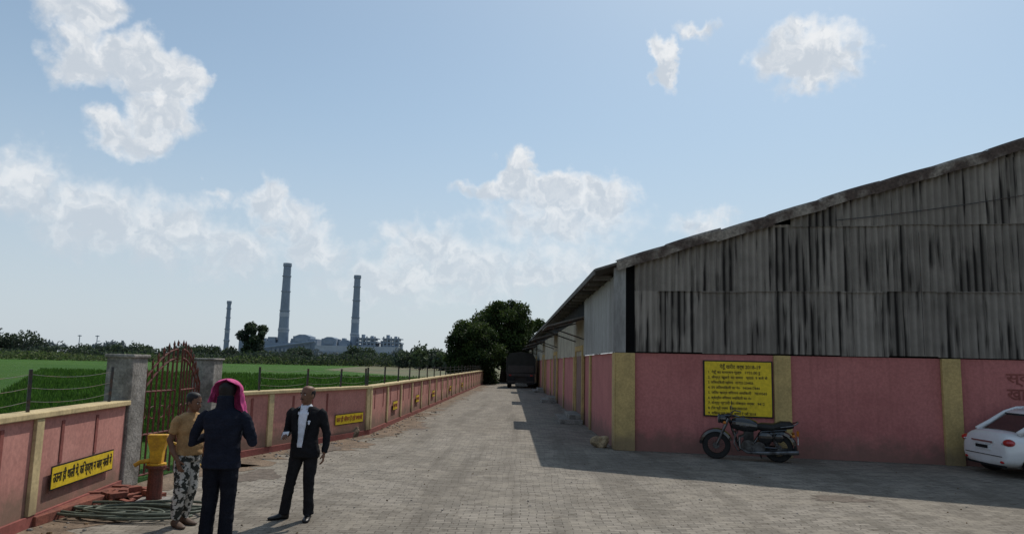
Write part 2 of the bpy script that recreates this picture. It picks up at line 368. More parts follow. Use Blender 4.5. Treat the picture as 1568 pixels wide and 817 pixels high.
# ------------------------------------------------------------------ left boundary wall
LW=empty('boundary_wall')
H=1.27
def wallseg(A,B,pil,slots,signs,posts,tag,thick=.2,z=H):
    A=V((A[0],A[1],0));B=V((B[0],B[1],0)); d=(B-A).normalized(); L=(B-A).length; nrm=V((d.y,-d.x,0))
    T=lambda s,t,zz: A+d*s+nrm*t+V((0,0,zz))
    g=Geo(); g.box((0,-thick,0),(L,0,z),0,T); g.box((0,.0,0),(L,.035,.14),2,T)
    for s in pil: g.box((s-.09,.001,.142),(s+.09,.045,z-.002),1,T)
    for s in slots: g.box((s-.04,.001,z-.60),(s+.04,.012,z-.07),3,T)
    g.obj('masonry_'+tag,[pink,yell,maroon,maroon],LW,bevel=.006)
    g=Geo(); g.box((-.03,-thick-.04,z+.001),(L+.03,.065,z+.075),0,T); g.obj('coping_'+tag,yell,LW,bevel=.012)
    sg=[];wr=[]
    hp=.5
    for s in posts:
        lean=random.uniform(-.03,.03)
        sg.append((T(s,-.1,z+.07),T(s+lean,-.1,z+.07+hp+random.uniform(-.04,.04))))
    for hh in (.12,.28,.44):
        for a,b in zip(posts[:-1],posts[1:]):
            k=6
            for i in range(k):
                u0,u1=i/k,(i+1)/k; sag=lambda u:-.05*4*u*(1-u)
                wr.append((T(a+(b-a)*u0,-.1,z+.08+hh+sag(u0)),T(a+(b-a)*u1,-.1,z+.08+hh+sag(u1))))
    g=Geo()
    for a,b in sg: g.tube([a,b],.026,0,4)
    g.obj('fence_posts_'+tag,steel,LW)
    if wr: rods('barbed_wire_'+tag,wr,.0035,steel,LW,4)
    for (s0,s1,z0,z1,txt) in signs:
        g=Geo(); g.box((s0,.046,z0),(s1,.052,z1),1,T); g.box((s0+.02,.053,z0+.02),(s1-.02,.056,z1-.02),0,T); g.obj('slogan_panel_'+tag,[signy,black],LW)
        text('slogan_text_'+tag,txt,(z1-z0)*.56,redp if tag!='a' else black,T(s0+.06,.058,z0+(z1-z0)*.32),d,(0,0,1),LW,maxw=(s1-s0)-.12)
A0=(-5.13,4.0);A1=(-6.14,11.6)
LA=(V(A1)-V(A0)).length
def sA(y): return (y-4.0)/7.6*LA
wallseg(A0,A1,[sA(y) for y in (4.6,6.7,8.95)],[sA(y) for y in (5.3,6.0,7.4,8.2,9.6,10.6)],[(sA(9.3),sA(11.15),.36,.66,'उतना ही थाली में, कि व्यर्थ न जाए नाली में')],[sA(y) for y in (4.4,6.6,8.9,11.2)],'a')
wallseg((-5.9,14.95),(-4.22,20.9),[1.5,6.05],[.35,.85,2.4,3.2,3.9],[(4.25,5.75,.38,.66,'जल ही जीवन है इसे बचाओ')],[1.2,3.1,4.7,6.1],'b')
sp=[.1+2.45*i for i in range(23)]
wallseg((-4.22,20.9),(-3.62,77),sp,[s+o for s in sp[:-1] for o in (.6,1.85)],[(sp[k]+.85,sp[k]+1.65,.45,.75,'स्वच्छ भारत') for k in (1,3,5,8,11)],sp[::1],'c')
wallseg((-3.62,77),(-3.4,92),[3,6,9],[],[],[3,6,9],'d')
g=Geo(); g.box((-6.52,11.62,0),(-6.10,12.1,2.02)); g.box((-6.55,11.59,2.001),(-6.07,12.13,2.06))
g.obj('gate_pillar',conc,None,bevel=.02)
g=Geo(); g.box((-6.38,14.42,0),(-5.98,14.86,1.98)); g.box((-6.41,14.39,1.981),(-5.95,14.89,2.02))
g.obj('gate_pillar',conc,None,bevel=.02)
GT=empty('iron_gate')
y0,y1=12.14,14.38; xm=-6.22; mid=(y0+y1)/2
def leafgate(ya,yb,swing,tag):
    sg=[]; base=V((xm,ya,0)); dr=V((swing,1 if yb>ya else -1,0)).normalized(); W_=abs(yb-ya)
    P=lambda s,z: base+dr*s+V((0,0,z))
    top=lambda s: 1.55+.62*math.sin(math.pi/2*min(1,s/W_))
    for z in (.1,.75,1.45): sg.append((P(0,z),P(W_-.02,z)))
    for s in (0,W_-.02): sg.append((P(s,.05),P(s,top(s))))
    k=7
    for i in range(1,k): s=W_*i/k; sg.append((P(s,.1),P(s,top(s)+.06)))
    for off in (0,-.16):
        prev=None
        for i in range(13):
            s=(W_-.02)*i/12; q=P(s,top(s)+off)
            if prev: sg.append((prev,q))
            prev=q
    rods('gate_leaf_'+tag,sg,.019,iron,GT,6)
    g=Geo()
    for i in range(1,k+1):
        s=W_*i/k-.0; q=P(min(s,W_-.03),top(s)+.05); g.tube([q,q+V((0,0,.05)),q+V((0,0,.12))],[.012,.024,.002],0,6)
    for zc in (1.1,):
        for i in range(4):
            c=P(W_*(i+.5)/4,zc); pts=[c+dr*.10*math.cos(a)+V((0,0,.10*math.sin(a))) for a in [2*math.pi*j/14 for j in range(15)]]; g.tube(pts,.009,0,5)
    g.obj('gate_finials_'+tag,iron,GT)
leafgate(y0,mid,0.06,'near'); leafgate(y1,mid,.12,'far')
# ------------------------------------------------------------------ warehouse
WH=empty('warehouse')
C0=V((2.36,18.62,0)); gd=V((.981,-.1946,0)).normalized(); dd=V((-.0175,1,0))
def F(s,t,z): return C0+gd*s+dd*t+V((0,0,z))
rake=lambda s: 4.56+.295*s if s<15.5 else 4.56+.295*(31-s)
PT=2.38; LEN=76
g=Geo(); g.box((.0,.05,0),(31,.35,PT),0,F); g.box((.02,.36,0),(.30,LEN,PT),0,F); g.box((30.7,.36,0),(31,LEN,PT),0,F); g.box((.3,LEN-.3,0),(30.7,LEN,PT),0,F)
g.obj('brick_plinth_wall',pinkb,WH)
cols=[(0,.47),(3.75,4.13),(7.40,7.79)]+[(7.4+3.65*k,7.79+3.65*k) for k in range(1,6)]
g=Geo()
for a,b in cols: g.box((a-.01 if a==0 else a,-.04,0),(b,.049,PT+.0),0,F)
g.box((-.04,-.04,0),(-.011,.40,PT),0,F)
for t in [5.5,8.0]+[11.5+5.6*k for k in range(11)]: g.box((-.04,t,0),(.019,t+.32,PT),0,F)
g.obj('yellow_columns',yellb,WH,bevel=.01)
g=Geo(); pitch=.155; nn=8
def corrugate(s0,s1,z0,z1f,t,mi=0):
    k=int((s1-s0)/pitch*nn); vs=[];fs=[]
    for i in range(k+1):
        s=s0+(s1-s0)*i/k; o=.026*math.cos(2*math.pi*s/pitch)
        zb=z0+.015*math.sin(math.floor(s/1.05)*2.3)
        vs+=[F(s,t+o,zb),F(s,t+o,z1f(s))]
    for i in range(k): fs.append((2*i,2*i+2,2*i+3,2*i+1))
    g.add(vs,fs,mi)
corrugate(1.0,30.9,PT+.03,lambda s:min(3.97,rake(s)-.02),-.0)
corrugate(1.0,30.9,3.90,lambda s:max(3.92,min(5.55,rake(s)-.03)),-.035)
corrugate(.46,1.0,PT+.03,lambda s:rake(s)-.04,-.05)
corrugate(4.2,26,5.48,lambda s:max(5.5,rake(s)-.03),-.07)
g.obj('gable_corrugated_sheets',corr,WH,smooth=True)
g=Geo(); 
for (a,b) in [(.0,15.5),(15.5,31)]:
    vs=[F(a,.25,PT),F(b,.25,PT),F(b,.25,rake(b)-.08),F(a,.25,rake(a)-.08)]; g.add(vs,[(0,1,2,3)])
g.obj('gable_backing',dark,WH)
g=Geo(); g.box((-.06,-.03,PT+.01),(.24,.02,rake(0)-.05),0,F); g.box((-.06,.021,PT+.01),(-.03,7.3,4.3),0,F)
g.box((-.05,7.31,PT+.0),(-.02,LEN,3.75),1,F)
g.obj('side_cladding',[greysheet,cream],WH)
def roofpt(s,t,z=0): return F(s,t,rake(s)+z)
g=Geo()
for (a,b) in [(-.55,15.5),(15.5,31.55)]:
    vs=[roofpt(a,-.16,.02),roofpt(b,-.16,.02),roofpt(b,LEN+.3,.02),roofpt(a,LEN+.3,.02),roofpt(a,-.16,.08),roofpt(b,-.16,.08),roofpt(b,LEN+.3,.08),roofpt(a,LEN+.3,.08)]
    g.add(vs,[(0,3,2,1),(4,5,6,7),(0,1,5,4),(1,2,6,5),(2,3,7,6),(3,0,4,7)])
g.obj('roof',roofm,WH)
g=Geo(); s=-.02; i=0
while s<31:
    L=1.22; e=min(s+L+.1,31.5); o=random.uniform(-.03,.02); th=random.uniform(-.02,.02)
    if s<15.5<e: e=15.5
    a0,a1=rake(s)+o,rake(e)+o+th; t0=-.20-.012*(i%2)
    prof=[(t0,-.13),(t0-.03,.09),(t0+.02,.15),(t0+.30,.15)]
    vs=[];
    for q in range(5):
        u=q/4; ss=s+(e-s)*u; zz=a0+(a1-a0)*u+.018*math.sin(u*math.pi)
        vs+=[F(ss,pt,zz+pz) for pt,pz in prof]
    fs=[(q*4+r,q*4+4+r,q*4+5+r,q*4+1+r) for q in range(4) for r in range(3)]
    g.add(vs,fs,0); s+=L; i+=1
    if s>31: break
g.obj('rake_flashing',flash,WH,smooth=False)
g=Geo()
for k in range(0,60):
    t=.6+1.3*k
    if t<LEN: g.box((-.5,t,4.26),(-.03,t+.07,4.38),0,F)
g.box((-.57,-.1,4.33),(-.54,LEN,4.47),0,F)
g.obj('eave_rafters',roofm,WH)
g=Geo(); g.box((-.03,7.4,3.76),(.0,LEN,4.40),0,F); g.obj('clerestory_gap',dark,WH)
brownd=mat('rolling_shutter',(.20,.10,.08),.7,(.13,.07,.06),3,(.3,.7),.15,20,.1)
g=Geo(); cg=Geo(); st=Geo(); fr=Geo()
for k,t in enumerate([7.6,21.5,35.5,49.5,63.5]):
    g.box((-.045,t+.15,0),(-.0,t+2.6,2.55),0,F)
    fr.box((-.10,t,0),(.0,t+.15,2.75),0,F); fr.box((-.10,t+2.6,0),(.0,t+2.75,2.75),0,F); fr.box((-.10,t+.151,2.56),(.0,t+2.599,2.75),0,F)
    a=t-.3;b=t+3.0
    vs=[F(-.06,a,3.72),F(-.06,b,3.72),F(-1.40,b,3.36),F(-1.40,a,3.36)]; vs+=[v+V((0,0,.05)) for v in vs]
    cg.add(vs,[(0,1,2,3),(7,6,5,4),(0,4,5,1),(1,5,6,2),(2,6,7,3),(3,7,4,0)],0)
    for q in (a+.1,b-.1): cg.tube([F(-.06,q,2.95),F(-1.3,q,3.36)],.025,1,6); cg.tube([F(-.06,q,3.66),F(-1.38,q,3.32)],.025,1,6)
    st.box((-.85,t-.1,0),(-.05,t+2.9,.16),0,F); st.box((-.5,t+.1,.161),(-.051,t+2.7,.30),0,F)
g.obj('shutter_doors',brownd,WH); fr.obj('door_frames',yellb,WH,bevel=.01); cg.obj('door_canopies',[roofm,steel],WH); st.obj('door_steps',conc,WH,bevel=.015)
pts=[F(5.2+ (12-5.2)*u,-.14,5.62+1.05*u-.12*4*u*(1-u)) for u in [i/14 for i in range(15)]]
g=Geo(); g.tube(pts,.010,0,5); g.tube([F(7.0,-.13,2.45),F(7.0,-.13,5.3)],.007,0,5); g.obj('cable',steel,WH)
for i,(t_,sz) in enumerate([('स्वच्छ',.30),('खाद्यान्न',.36),('स्वस्थ भारत',.22)]):
    text('wall_lettering_%d'%i,t_,sz,maroon,F(8.75,.042,1.88-.38*i),gd,(0,0,1),WH,maxw=1.25)
NB=empty('notice_board')
g=Geo(); g.box((2.12,-.0,.90),(3.72,.046,2.24),1,F); g.box((2.15,-.006,.93),(3.69,-.001,2.21),0,F); g.obj('panel',[signy,black],NB)
lines=['गेहूँ खरीद वर्ष 2018-19','1. गेहूँ का समर्थन मूल्य   1735.00 रु','2. केन्द्र खुलने का समय   प्रातः 9 बजे से','3. जिलाधिकारी महोदय   05732-234456','4. उप जिलाधिकारी का नं०   9454417844','5. जिला खाद्य विपणन अधिकारी   7839565','6. क्षेत्रीय विपणन अधिकारी का नं०','7. केन्द्र प्रभारी का मोबाइल नम्बर   9412','8. टोल फ्री नम्बर   18001800150','9. किसान भाई कृपया ध्यान दें रबी 2018']
wds=[.95,1.2,1.38,1.05,1.2,1.36,1.0,1.3,.9,1.1]
for i,l in enumerate(lines):
    z=2.07-.122*i
    text('text_line_%d'%i,l,.082 if i else .12,black,F(2.22 if i else 2.5,-.008,z-.02),gd,(0,0,1),NB,maxw=wds[i])
M3=Matrix.Rotation(.5,3,'Z'); v,f=ellip((2.05,19.15,.14),(.22,.16,.19),14,9,M3)
v=[p+ (p-V((2.05,19.15,.14)))*(.5*mnoise.noise(p*5)) for p in v]; mk('boulder',v,f,mat('tan_rock',(.38,.29,.18),.9,(.22,.17,.11),5,(.35,.7),.3,25,.5,.02))
# ------------------------------------------------------------------ trees
def tree(name,x,y,h,cr,nbl,leaves,size,crz=None,base=.28,mats=(leafA,leafB,leafC),seed=1,hollow=True):
    random.seed(seed); e=empty(name,(0,0,0)); g=Geo()
    trunk=[V((x,y,-.05)),V((x+.1,y,h*.15)),V((x+.05,y+.1,h*.35)),V((x,y,h*.6))]; r=h*.035
    g.tube(trunk,[r*1.3,r,r*.8,r*.4],0,10); bl=[]
    for i in range(nbl):
        a=2.399*i; lev=(i+.5)/nbl; z=h*(base+(1-base-.12)*lev); rr=cr*math.sqrt(max(.05,1-((lev-.4)/.72)**2))*random.uniform(.40,.85)
        c=V((x+math.cos(a)*rr,y+math.sin(a)*rr,z)); g.tube([V((x,y,h*(.2+.3*lev))),(V((x,y,h*.35))+c)/2+V((0,0,.2)),c],[r*.45,r*.28,r*.1],0,6)
        k=cr*random.uniform(.22,.42); bl.append((tuple(c),(k,k,k*random.uniform(.7,.95))))
    g.obj('trunk_and_limbs',bark,e,True)
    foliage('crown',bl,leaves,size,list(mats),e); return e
tree('shade_tree',-2.0,82,9.6,3.75,30,26000,.17,seed=3,base=.20)
tree('shade_tree',-4.9,73,6.2,2.9,26,22000,.15,seed=5,base=.08)
tree('shade_tree',2.4,104,8.6,3.0,16,8000,.2,seed=9,base=.2)
tree('field_tree',-106,292,16.5,5.5,18,8000,.55,seed=11,base=.12,mats=(farA,farB,farC))
def treeline(name,items,n,size,mats):
    bl=[]
    for (x,y,wd,h) in items:
        k=max(3,int(wd/ (h*.30)))
        for i in range(k):
            xx=x+random.uniform(-.5,.5)*wd; hh=h*random.uniform(.6,1)
            bl.append(((xx,y+random.uniform(-h,h)*.6,hh*.5),(h*random.uniform(.3,.5),h*.4,hh*.5)))
    return foliage(name,bl,n,size,mats)
random.seed(21)
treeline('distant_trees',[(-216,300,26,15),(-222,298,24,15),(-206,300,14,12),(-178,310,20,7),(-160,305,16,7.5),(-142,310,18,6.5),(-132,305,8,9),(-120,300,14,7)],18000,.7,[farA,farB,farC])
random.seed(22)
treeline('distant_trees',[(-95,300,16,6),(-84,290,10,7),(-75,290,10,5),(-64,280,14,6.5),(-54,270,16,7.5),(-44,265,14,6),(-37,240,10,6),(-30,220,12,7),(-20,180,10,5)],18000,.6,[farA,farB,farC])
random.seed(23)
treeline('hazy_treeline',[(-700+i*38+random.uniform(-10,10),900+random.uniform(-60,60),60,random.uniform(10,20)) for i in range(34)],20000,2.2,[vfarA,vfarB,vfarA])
def crop(name,x0,x1,y0f,depth,h,n,size,mats):
    x=rng.uniform(x0,x1,n); y=y0f(x)+rng.random(n)*depth; z=rng.random(n)**.7*h*(1+.25*np.sin(x*.21)+.2*rng.random(n))
    P=leaf_quads(np.stack([x,y,z],1),size)
    return quads(name,P,mats,rng.integers(0,len(mats),n))
crop('tall_crop',-260,-20,lambda x:150+ (x+260)*.45,40,1.9,24000,.40,[corn1,corn2,farC])
crop('field_hedge',-180,-25,lambda x:215+(x+180)*.2,14,3.2,9000,.5,[farA,farB,farC])
n_=40000; yy=18+rng.random(n_)**1.6*75; xx=-6.8-rng.random(n_)*(yy*.62-4); hgt=rng.uniform(.15,.34,n_)
a=rng.random(n_)*6.28; wx=np.cos(a)*.05; wy=np.sin(a)*.05; ln=rng.normal(0,.06,(n_,2))
P=np.stack([np.stack([xx-wx,yy-wy,0*xx],1),np.stack([xx+wx,yy+wy,0*xx],1),np.stack([xx+ln[:,0]+wx*.3,yy+ln[:,1],hgt],1),np.stack([xx+ln[:,0]-wx*.3,yy+ln[:,1],hgt],1)],1)
quads('rice_plants',P,[leafmat('rice_leaf',(.070,.155,.022),.35),leafmat('rice_leaf_dark',(.042,.10,.016),.35)],rng.integers(0,2,n_))
# ------------------------------------------------------------------ power plant
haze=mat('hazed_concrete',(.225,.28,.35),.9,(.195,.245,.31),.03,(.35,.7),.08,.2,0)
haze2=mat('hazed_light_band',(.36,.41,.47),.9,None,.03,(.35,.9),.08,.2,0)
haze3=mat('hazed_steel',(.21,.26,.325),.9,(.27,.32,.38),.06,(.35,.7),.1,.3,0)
def chimney(name,x,z,r0,r1):
    e=empty(name); g=Geo(); k=16; pts=[];rad=[]
    for i in range(k+1): u=i/k; pts.append(V((x,1200,z*u))); rad.append(r1+(r0-r1)*(1-u)**1.3)
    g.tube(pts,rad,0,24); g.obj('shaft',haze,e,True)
    g=Geo()
    for u in (.30,.5,.7,.86,.97):
        r=r1+(r0-r1)*(1-u)**1.3; g.tube([V((x,1200,z*u)),V((x,1200,z*u+1.4))],r+1.0,0,24)
    for u in (.28,.44): r=r1+(r0-r1)*(1-u)**1.3; g.tube([V((x,1200,z*u)),V((x,1200,z*u+z*.045))],r+.3,1,24)
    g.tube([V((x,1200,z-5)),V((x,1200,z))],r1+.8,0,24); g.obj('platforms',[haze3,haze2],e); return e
chimney('power_station_chimney',-388,157,9.5,6.0); chimney('power_station_chimney',-271.5,139.5,7.6,5.0); chimney('power_station_chimney',-480,93,4.6,3.0)
PP=empty('power_station'); g=Geo()
def bx(x0,x1,z1,y=1190,dp=40,mi=0,z0=0): g.box((x0,y,z0),(x1,y+dp,z1),mi)
bx(-456,-405,30);bx(-450,-432,38,1195,30);bx(-426,-414,34,1195,30);bx(-405,-372,27);bx(-372,-330,34);bx(-330,-196,24,1180,30,1)
def gab(x0,x1,zb,h,y=1190,dp=30,mi=0):
    xm_=(x0+x1)/2; vs=[(x0,y,zb),(x1,y,zb),(x1-(x1-x0)*.3,y,zb+h),(x0+(x1-x0)*.3,y,zb+h),(x0,y+dp,zb),(x1,y+dp,zb),(x1-(x1-x0)*.3,y+dp,zb+h),(x0+(x1-x0)*.3,y+dp,zb+h)]
    g.add(vs,[(0,1,2,3),(7,6,5,4),(0,3,7,4),(3,2,6,7),(2,1,5,6)],mi)
for x0,x1,hz_ in ((-368,-340,38),(-322,-298,35),(-294,-276,31)):
    bx(x0,x1,hz_,1188,30); gab(x0+2,x1-2,hz_+.01,2.8); bx(x0+4,x1-4,hz_-3,1186,2,2,hz_-9)
bx(-410,-398,36,1192,20)
for x0,x1 in ((-262,-234),(-222,-196)):
    for k in range(4):
        bx(x0+k*.5,x1-k*.5,22+k*5.2,1185,26,2 if k%2 else 0,18+k*5.2)
    for k in range(5): bx(x0+k*(x1-x0-2)/4,x0+k*(x1-x0-2)/4+2,40,1183,2,2)
    bx(x0+4,x0+9,43,1190,6); bx(x1-9,x1-5,41,1190,6); bx(x0-3,x1+3,31,1184,30,0,29); bx(x0-2,x1+2,37.5,1184,30,0,36)
for x in np.arange(-328,-198,6.5): bx(x,x+3.2,15,1178,1.5,2,9)
for x in np.arange(-400,-335,7): bx(x,x+3.5,18,1187,1.5,1,13)
for i in range(26): x=-460+i*10.5; bx(x,x+random.uniform(3,8),random.uniform(27,37),1200,12,random.choice([0,2]))
g.tube([(-440,1180,14),(-330,1180,30)],2.2,0,6)
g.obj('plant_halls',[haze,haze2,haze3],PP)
for x in (-548,-571):
    e=empty('light_mast'); rods('mast',[((x,950,0),(x,950,26))],.5,haze3,e,5); rods('lamp_ring',[((x-2.4,950,25),(x+2.4,950,25))],.6,haze3,e,5)
# ------------------------------------------------------------------ wheels helper
rubber=mat('tyre_rubber',(.02,.02,.02),.85,None,5,(.4,.7),.2,40,.1)
chrome=mat('chrome',(.55,.55,.55),.15,None,3,(.6,.9),.05,20,0,metal=1)
glass=mat('dark_glass',(.015,.02,.022),.05,None,3,(.6,.9),.02,20,0,spec=.7)
def wheel(g,c,r,wd,ax=V((0,1,0)),mr_=0,mh=1,spoke=False):
    c=V(c); ax=ax.normalized(); u=V((0,0,1)); w_=ax.cross(u); k=28
    prof=[(-wd*.5,r*.62),(-wd*.5,r*.9),(-wd*.35,r*.985),(0,r),(wd*.35,r*.985),(wd*.5,r*.9),(wd*.5,r*.62)]
    vs=[];fs=[]
    for j in range(k):
        a=2*math.pi*j/k; dr=u*math.cos(a)+w_*math.sin(a)
        vs+=[c+ax*p+dr*q for p,q in prof]
    m=len(prof)
    for j in range(k):
        for i in range(m-1): fs.append((j*m+i,j*m+i+1,((j+1)%k)*m+i+1,((j+1)%k)*m+i))
        fs.append((j*m+m-1,j*m,((j+1)%k)*m,((j+1)%k)*m+m-1))
    g.add(vs,fs,mr_)
TR=empty('parked_truck'); cn=mat('truck_canvas',(.030,.030,.026),.95); tb=mat('truck_body_paint',(.05,.042,.038),.6)
g=Geo()
g.box((-1.2,0,1.0),(1.2,6.2,1.25),1); 
v,f=loft([[V((x,yy,z)) for x,z in [(-1.22,1.26),(1.22,1.26),(1.22,2.45),(1.0,2.9),(0,3.05),(-1.0,2.9),(-1.22,2.45)]] for yy in (0.0,1,2,3,4)]); g.add(v,f,0)
for yy in (.02,1.33,2.66,3.98): g.box((-1.26,yy-.03,1.2),(-1.221,yy+.03,2.5),1);g.box((1.221,yy-.03,1.2),(1.26,yy+.03,2.5),1)
v,f=loft([[V((x*sc,yy,1.0+(z-1.0)*sz)) for x,z in [(-1.1,1.0),(1.1,1.0),(1.12,1.8),(1.0,2.65),(-1.0,2.65),(-1.12,1.8)]] for yy,sc,sz in ((4.15,1,1),(5.0,1,1),(5.6,.98,.92),(5.75,.95,.5))]); g.add(v,f,1)
g.box((-1.1,-.05,.45),(1.1,.02,.60),1); g.box((-1.18,-.03,.32),(-.5,.0,1.0),4); g.box((.5,-.03,.32),(1.18,.0,1.0),4); g.box((-.6,.3,.5),(.6,5.5,1.0),1)
g.box((-1.0,-.06,1.02),(-.8,.0,1.14),3); g.box((.8,-.06,1.02),(1.0,0,1.14),3)
g.box((-1.1,-.02,1.3),(1.1,-.005,1.9),1); g.box((-.7,5.72,1.7),(.7,5.74,2.3),2)
for yy in (1.0,4.9):
    for xx in (-.98,.98): wheel(g,(xx,yy,.48),.48,.32,V((1,0,0)),4); g.tube([V((xx-.1,yy,.48)),V((xx+.1,yy,.48))],.26,1,14)
g.obj('truck_parts',[cn,tb,glass,mat('lamp_red',(.35,.02,.02),.3),rubber],TR,bevel=.02)
TR.location=(-.02,63,0)
# ------------------------------------------------------------------ motorcycle (local: +x forward)
MC=empty('parked_motorcycle')
bk=mat('black_gloss_paint',(.012,.012,.013),.15,None,3,(.5,.8),.1,20,0,spec=.6,coat=.5)
g=Geo()
rw=V((0,0,.315)); fw=V((1.34,0,.315)); 
for c in (rw,fw):
    wheel(g,c,.315,.13,V((0,1,0)),0)
    pts=[c+V((math.cos(a)*.215,0,math.sin(a)*.215)) for a in [2*math.pi*j/24 for j in range(25)]]; g.tube(pts,.018,7,6)
    g.tube([c-V((0,.07,0)),c+V((0,.07,0))],.075,7,14)
    for j in range(22):
        a=2*math.pi*j/22; g.tube([c+V((0,.03*(-1)**j,0)),c+V((math.cos(a)*.21,0,math.sin(a)*.21))],.003,1,4)
def arc(c,r,a0,a1,k=10): return [c+V((math.cos(math.radians(a0+(a1-a0)*i/k))*r,0,math.sin(math.radians(a0+(a1-a0)*i/k))*r)) for i in range(k+1)]
def fender(c,r,a0,a1,wd):
    P=arc(c,r,a0,a1,12); vs=[];fs=[]; pr=[(-wd,-.05),(-wd*.8,.005),(0,.025),(wd*.8,.005),(wd,-.05)]
    for p in P:
        d=(p-c).normalized(); vs+=[p+V((0,y_,0))+d*o for y_,o in pr]
    for i in range(12):
        for j in range(4): fs.append((i*5+j,i*5+j+1,i*5+6+j,i*5+5+j))
    g.add(vs,fs,2)
fender(fw,.365,5,160,.085); fender(rw,.38,25,195,.10)
for y_ in (-.085,.085):
    g.tube([fw+V((0,y_,0)),V((1.13,y_,.78)),V((1.06,y_,.94))],[.028,.034,.032],7,8)
    g.tube([rw+V((0,y_*1.3,0)),V((.10,y_*1.5,.68))],.026,1,8)
    for q in range(6): z=.40+.035*q; g.tube([rw+V((.045+.013*q,y_*1.38,z-.315)),rw+V((.047+.013*q,y_*1.38,z-.30))],.042,7,8)
    g.tube([rw+V((0,y_*1.0,0)),V((.52,y_,.34))],.026,2,6)
    g.tube([V((-.18,y_*1.5,.74)),V((.35,y_*1.3,.68)),V((.55,y_*1.2,.35))],.02,2,6)
    g.tube([V((1.06,y_,.93)),V((1.02,y_*2.2,1.02)),V((.93,y_*3.8,1.06)),V((.80,y_*4.4,1.03))],[.014,.014,.015,.021],7,8)
    g.tube([V((.98,y_*3.3,1.05)),V((1.0,y_*4.2,1.20))],.007,7,5); v,f=ellip((1.0,y_*4.3,1.23),(.018,.062,.048),10,6); g.add(v,f,2)
    v,f=ellip((1.14,y_*2.3,.86),(.038,.034,.034),8,6); g.add(v,f,4)
    v,f=ellip((-.32,y_*1.9,.62),(.038,.034,.034),8,6); g.add(v,f,4)
    g.box((-.02,min(y_*1.7,y_*2.2),.30),(.02,max(y_*1.7,y_*2.2),.33),7)
g.tube([V((1.06,0,.97)),V((.98,0,.68)),V((.85,0,.35)),V((.5,0,.25))],.03,2,8)
g.tube([V((1.0,0,.80)),V((.4,0,.72)),V((-.1,0,.70))],.03,2,8)
v,f=ellip((1.18,0,.92),(.12,.11,.11),16,10); g.add(v,f,2)
g.tube([V((1.25,0,.92)),V((1.285,0,.92))],.103,1,18); g.tube([V((1.284,0,.92)),V((1.292,0,.92))],.09,5,18)
v,f=ellip((1.07,0,1.0),(.09,.10,.05),12,6); g.add(v,f,2)
rings=[]
for x,hy,z0,z1 in ((.40,.08,.71,.82),(.46,.125,.67,.89),(.60,.15,.65,.95),(.76,.16,.65,.98),(.90,.145,.68,.97),(.98,.11,.72,.93),(1.01,.06,.76,.88)):
    rings.append([V((x,hy*math.copysign(abs(math.cos(a))**.8,math.cos(a)),(z0+z1)/2+(z1-z0)/2*math.sin(a))) for a in [2*math.pi*j/16 for j in range(16)]])
v,f=loft(rings); g.add(v,f,2)
g.tube([V((.74,0,.97)),V((.74,0,.995))],.04,7,12)
for sg_ in (-1,1): v,f=ellip((.72,sg_*.150,.80),(.10,.012,.035),12,6); g.add(v,f,7)
rings=[]
for x,hy,z0,z1 in ((-.33,.10,.78,.85),(-.26,.14,.75,.91),(-.05,.14,.73,.91),(.04,.14,.71,.87),(.12,.16,.69,.85),(.34,.14,.70,.86),(.44,.10,.72,.84)):
    rings.append([V((x,hy*math.copysign(abs(math.cos(a))**.7,math.cos(a)),(z0+z1)/2+(z1-z0)/2*math.copysign(abs(math.sin(a))**.7,math.sin(a)))) for a in [2*math.pi*j/16 for j in range(16)]])
v,f=loft(rings); g.add(v,f,3)
g.tube([V((.64,-.14,.34)),V((.64,.14,.34))],.15,7,18); g.tube([V((.40,-.13,.33)),V((.40,.13,.33))],.125,7,16); g.box((.40,-.10,.22),(.66,.10,.44),1)
for i in range(9): z=.45+.025*i; g.box((.52,-.095,z),(.74,.095,z+.013),1)
g.box((.56,-.06,.44),(.70,.06,.68),7); v,f=ellip((.63,0,.68),(.11,.09,.04),10,6); g.add(v,f,1)
g.tube([V((.70,.04,.58)),V((.83,.09,.52)),V((.82,.13,.30)),V((.66,.16,.21)),V((.2,.17,.22)),V((-.42,.18,.27))],[.024,.024,.024,.026,.048,.05],7,10)
g.tube([V((.70,-.04,.58)),V((.84,-.08,.52)),V((.82,-.13,.30)),V((.6,-.16,.21)),V((.1,-.17,.22)),V((-.38,-.18,.26))],[.022,.022,.022,.024,.045,.045],7,10)
for sg_ in (-1,1):
    v,f=ellip((.27,sg_*.13,.55),(.17,.055,.13),14,8); g.add(v,f,2); v,f=ellip((-.02,sg_*.155,.56),(.10,.04,.10),12,8); g.add(v,f,2)
g.box((-.44,-.045,.60),(-.385,.045,.71),4); g.box((-.42,-.10,.42),(-.405,.10,.57),6)
g.tube([V((.42,-.12,.25)),V((.36,-.30,.01))],.016,1,6); g.tube([V((.55,-.26,.30)),V((.55,.26,.30))],.018,1,6)
for sg_ in (-1,1): g.tube([V((.86,sg_*.1,.66)),V((.92,sg_*.26,.60)),V((.94,sg_*.28,.42)),V((.86,sg_*.24,.25)),V((.80,0,.25))],.016,7,6)
g.tube([V((-.3,-.16,.84)),V((-.42,-.08,.90)),V((-.42,.08,.90)),V((-.3,.16,.84)),V((-.05,.16,.80))],.013,7,6)
g.obj('motorcycle_body',[rubber,mat('engine_alloy',(.09,.09,.09),.5,(.04,.04,.04),6,(.4,.7),.2,30,.0,metal=.6),bk,mat('seat_vinyl',(.015,.015,.015),.5),mat('amber_lens',(.5,.16,.02),.3),mat('lamp_glass',(.45,.45,.45),.1),mat('number_plate',(.6,.6,.6),.5),mat('worn_chrome',(.18,.18,.185),.4,(.06,.055,.05),6,(.4,.7),.2,30,.0,metal=.9)],MC,smooth=False)
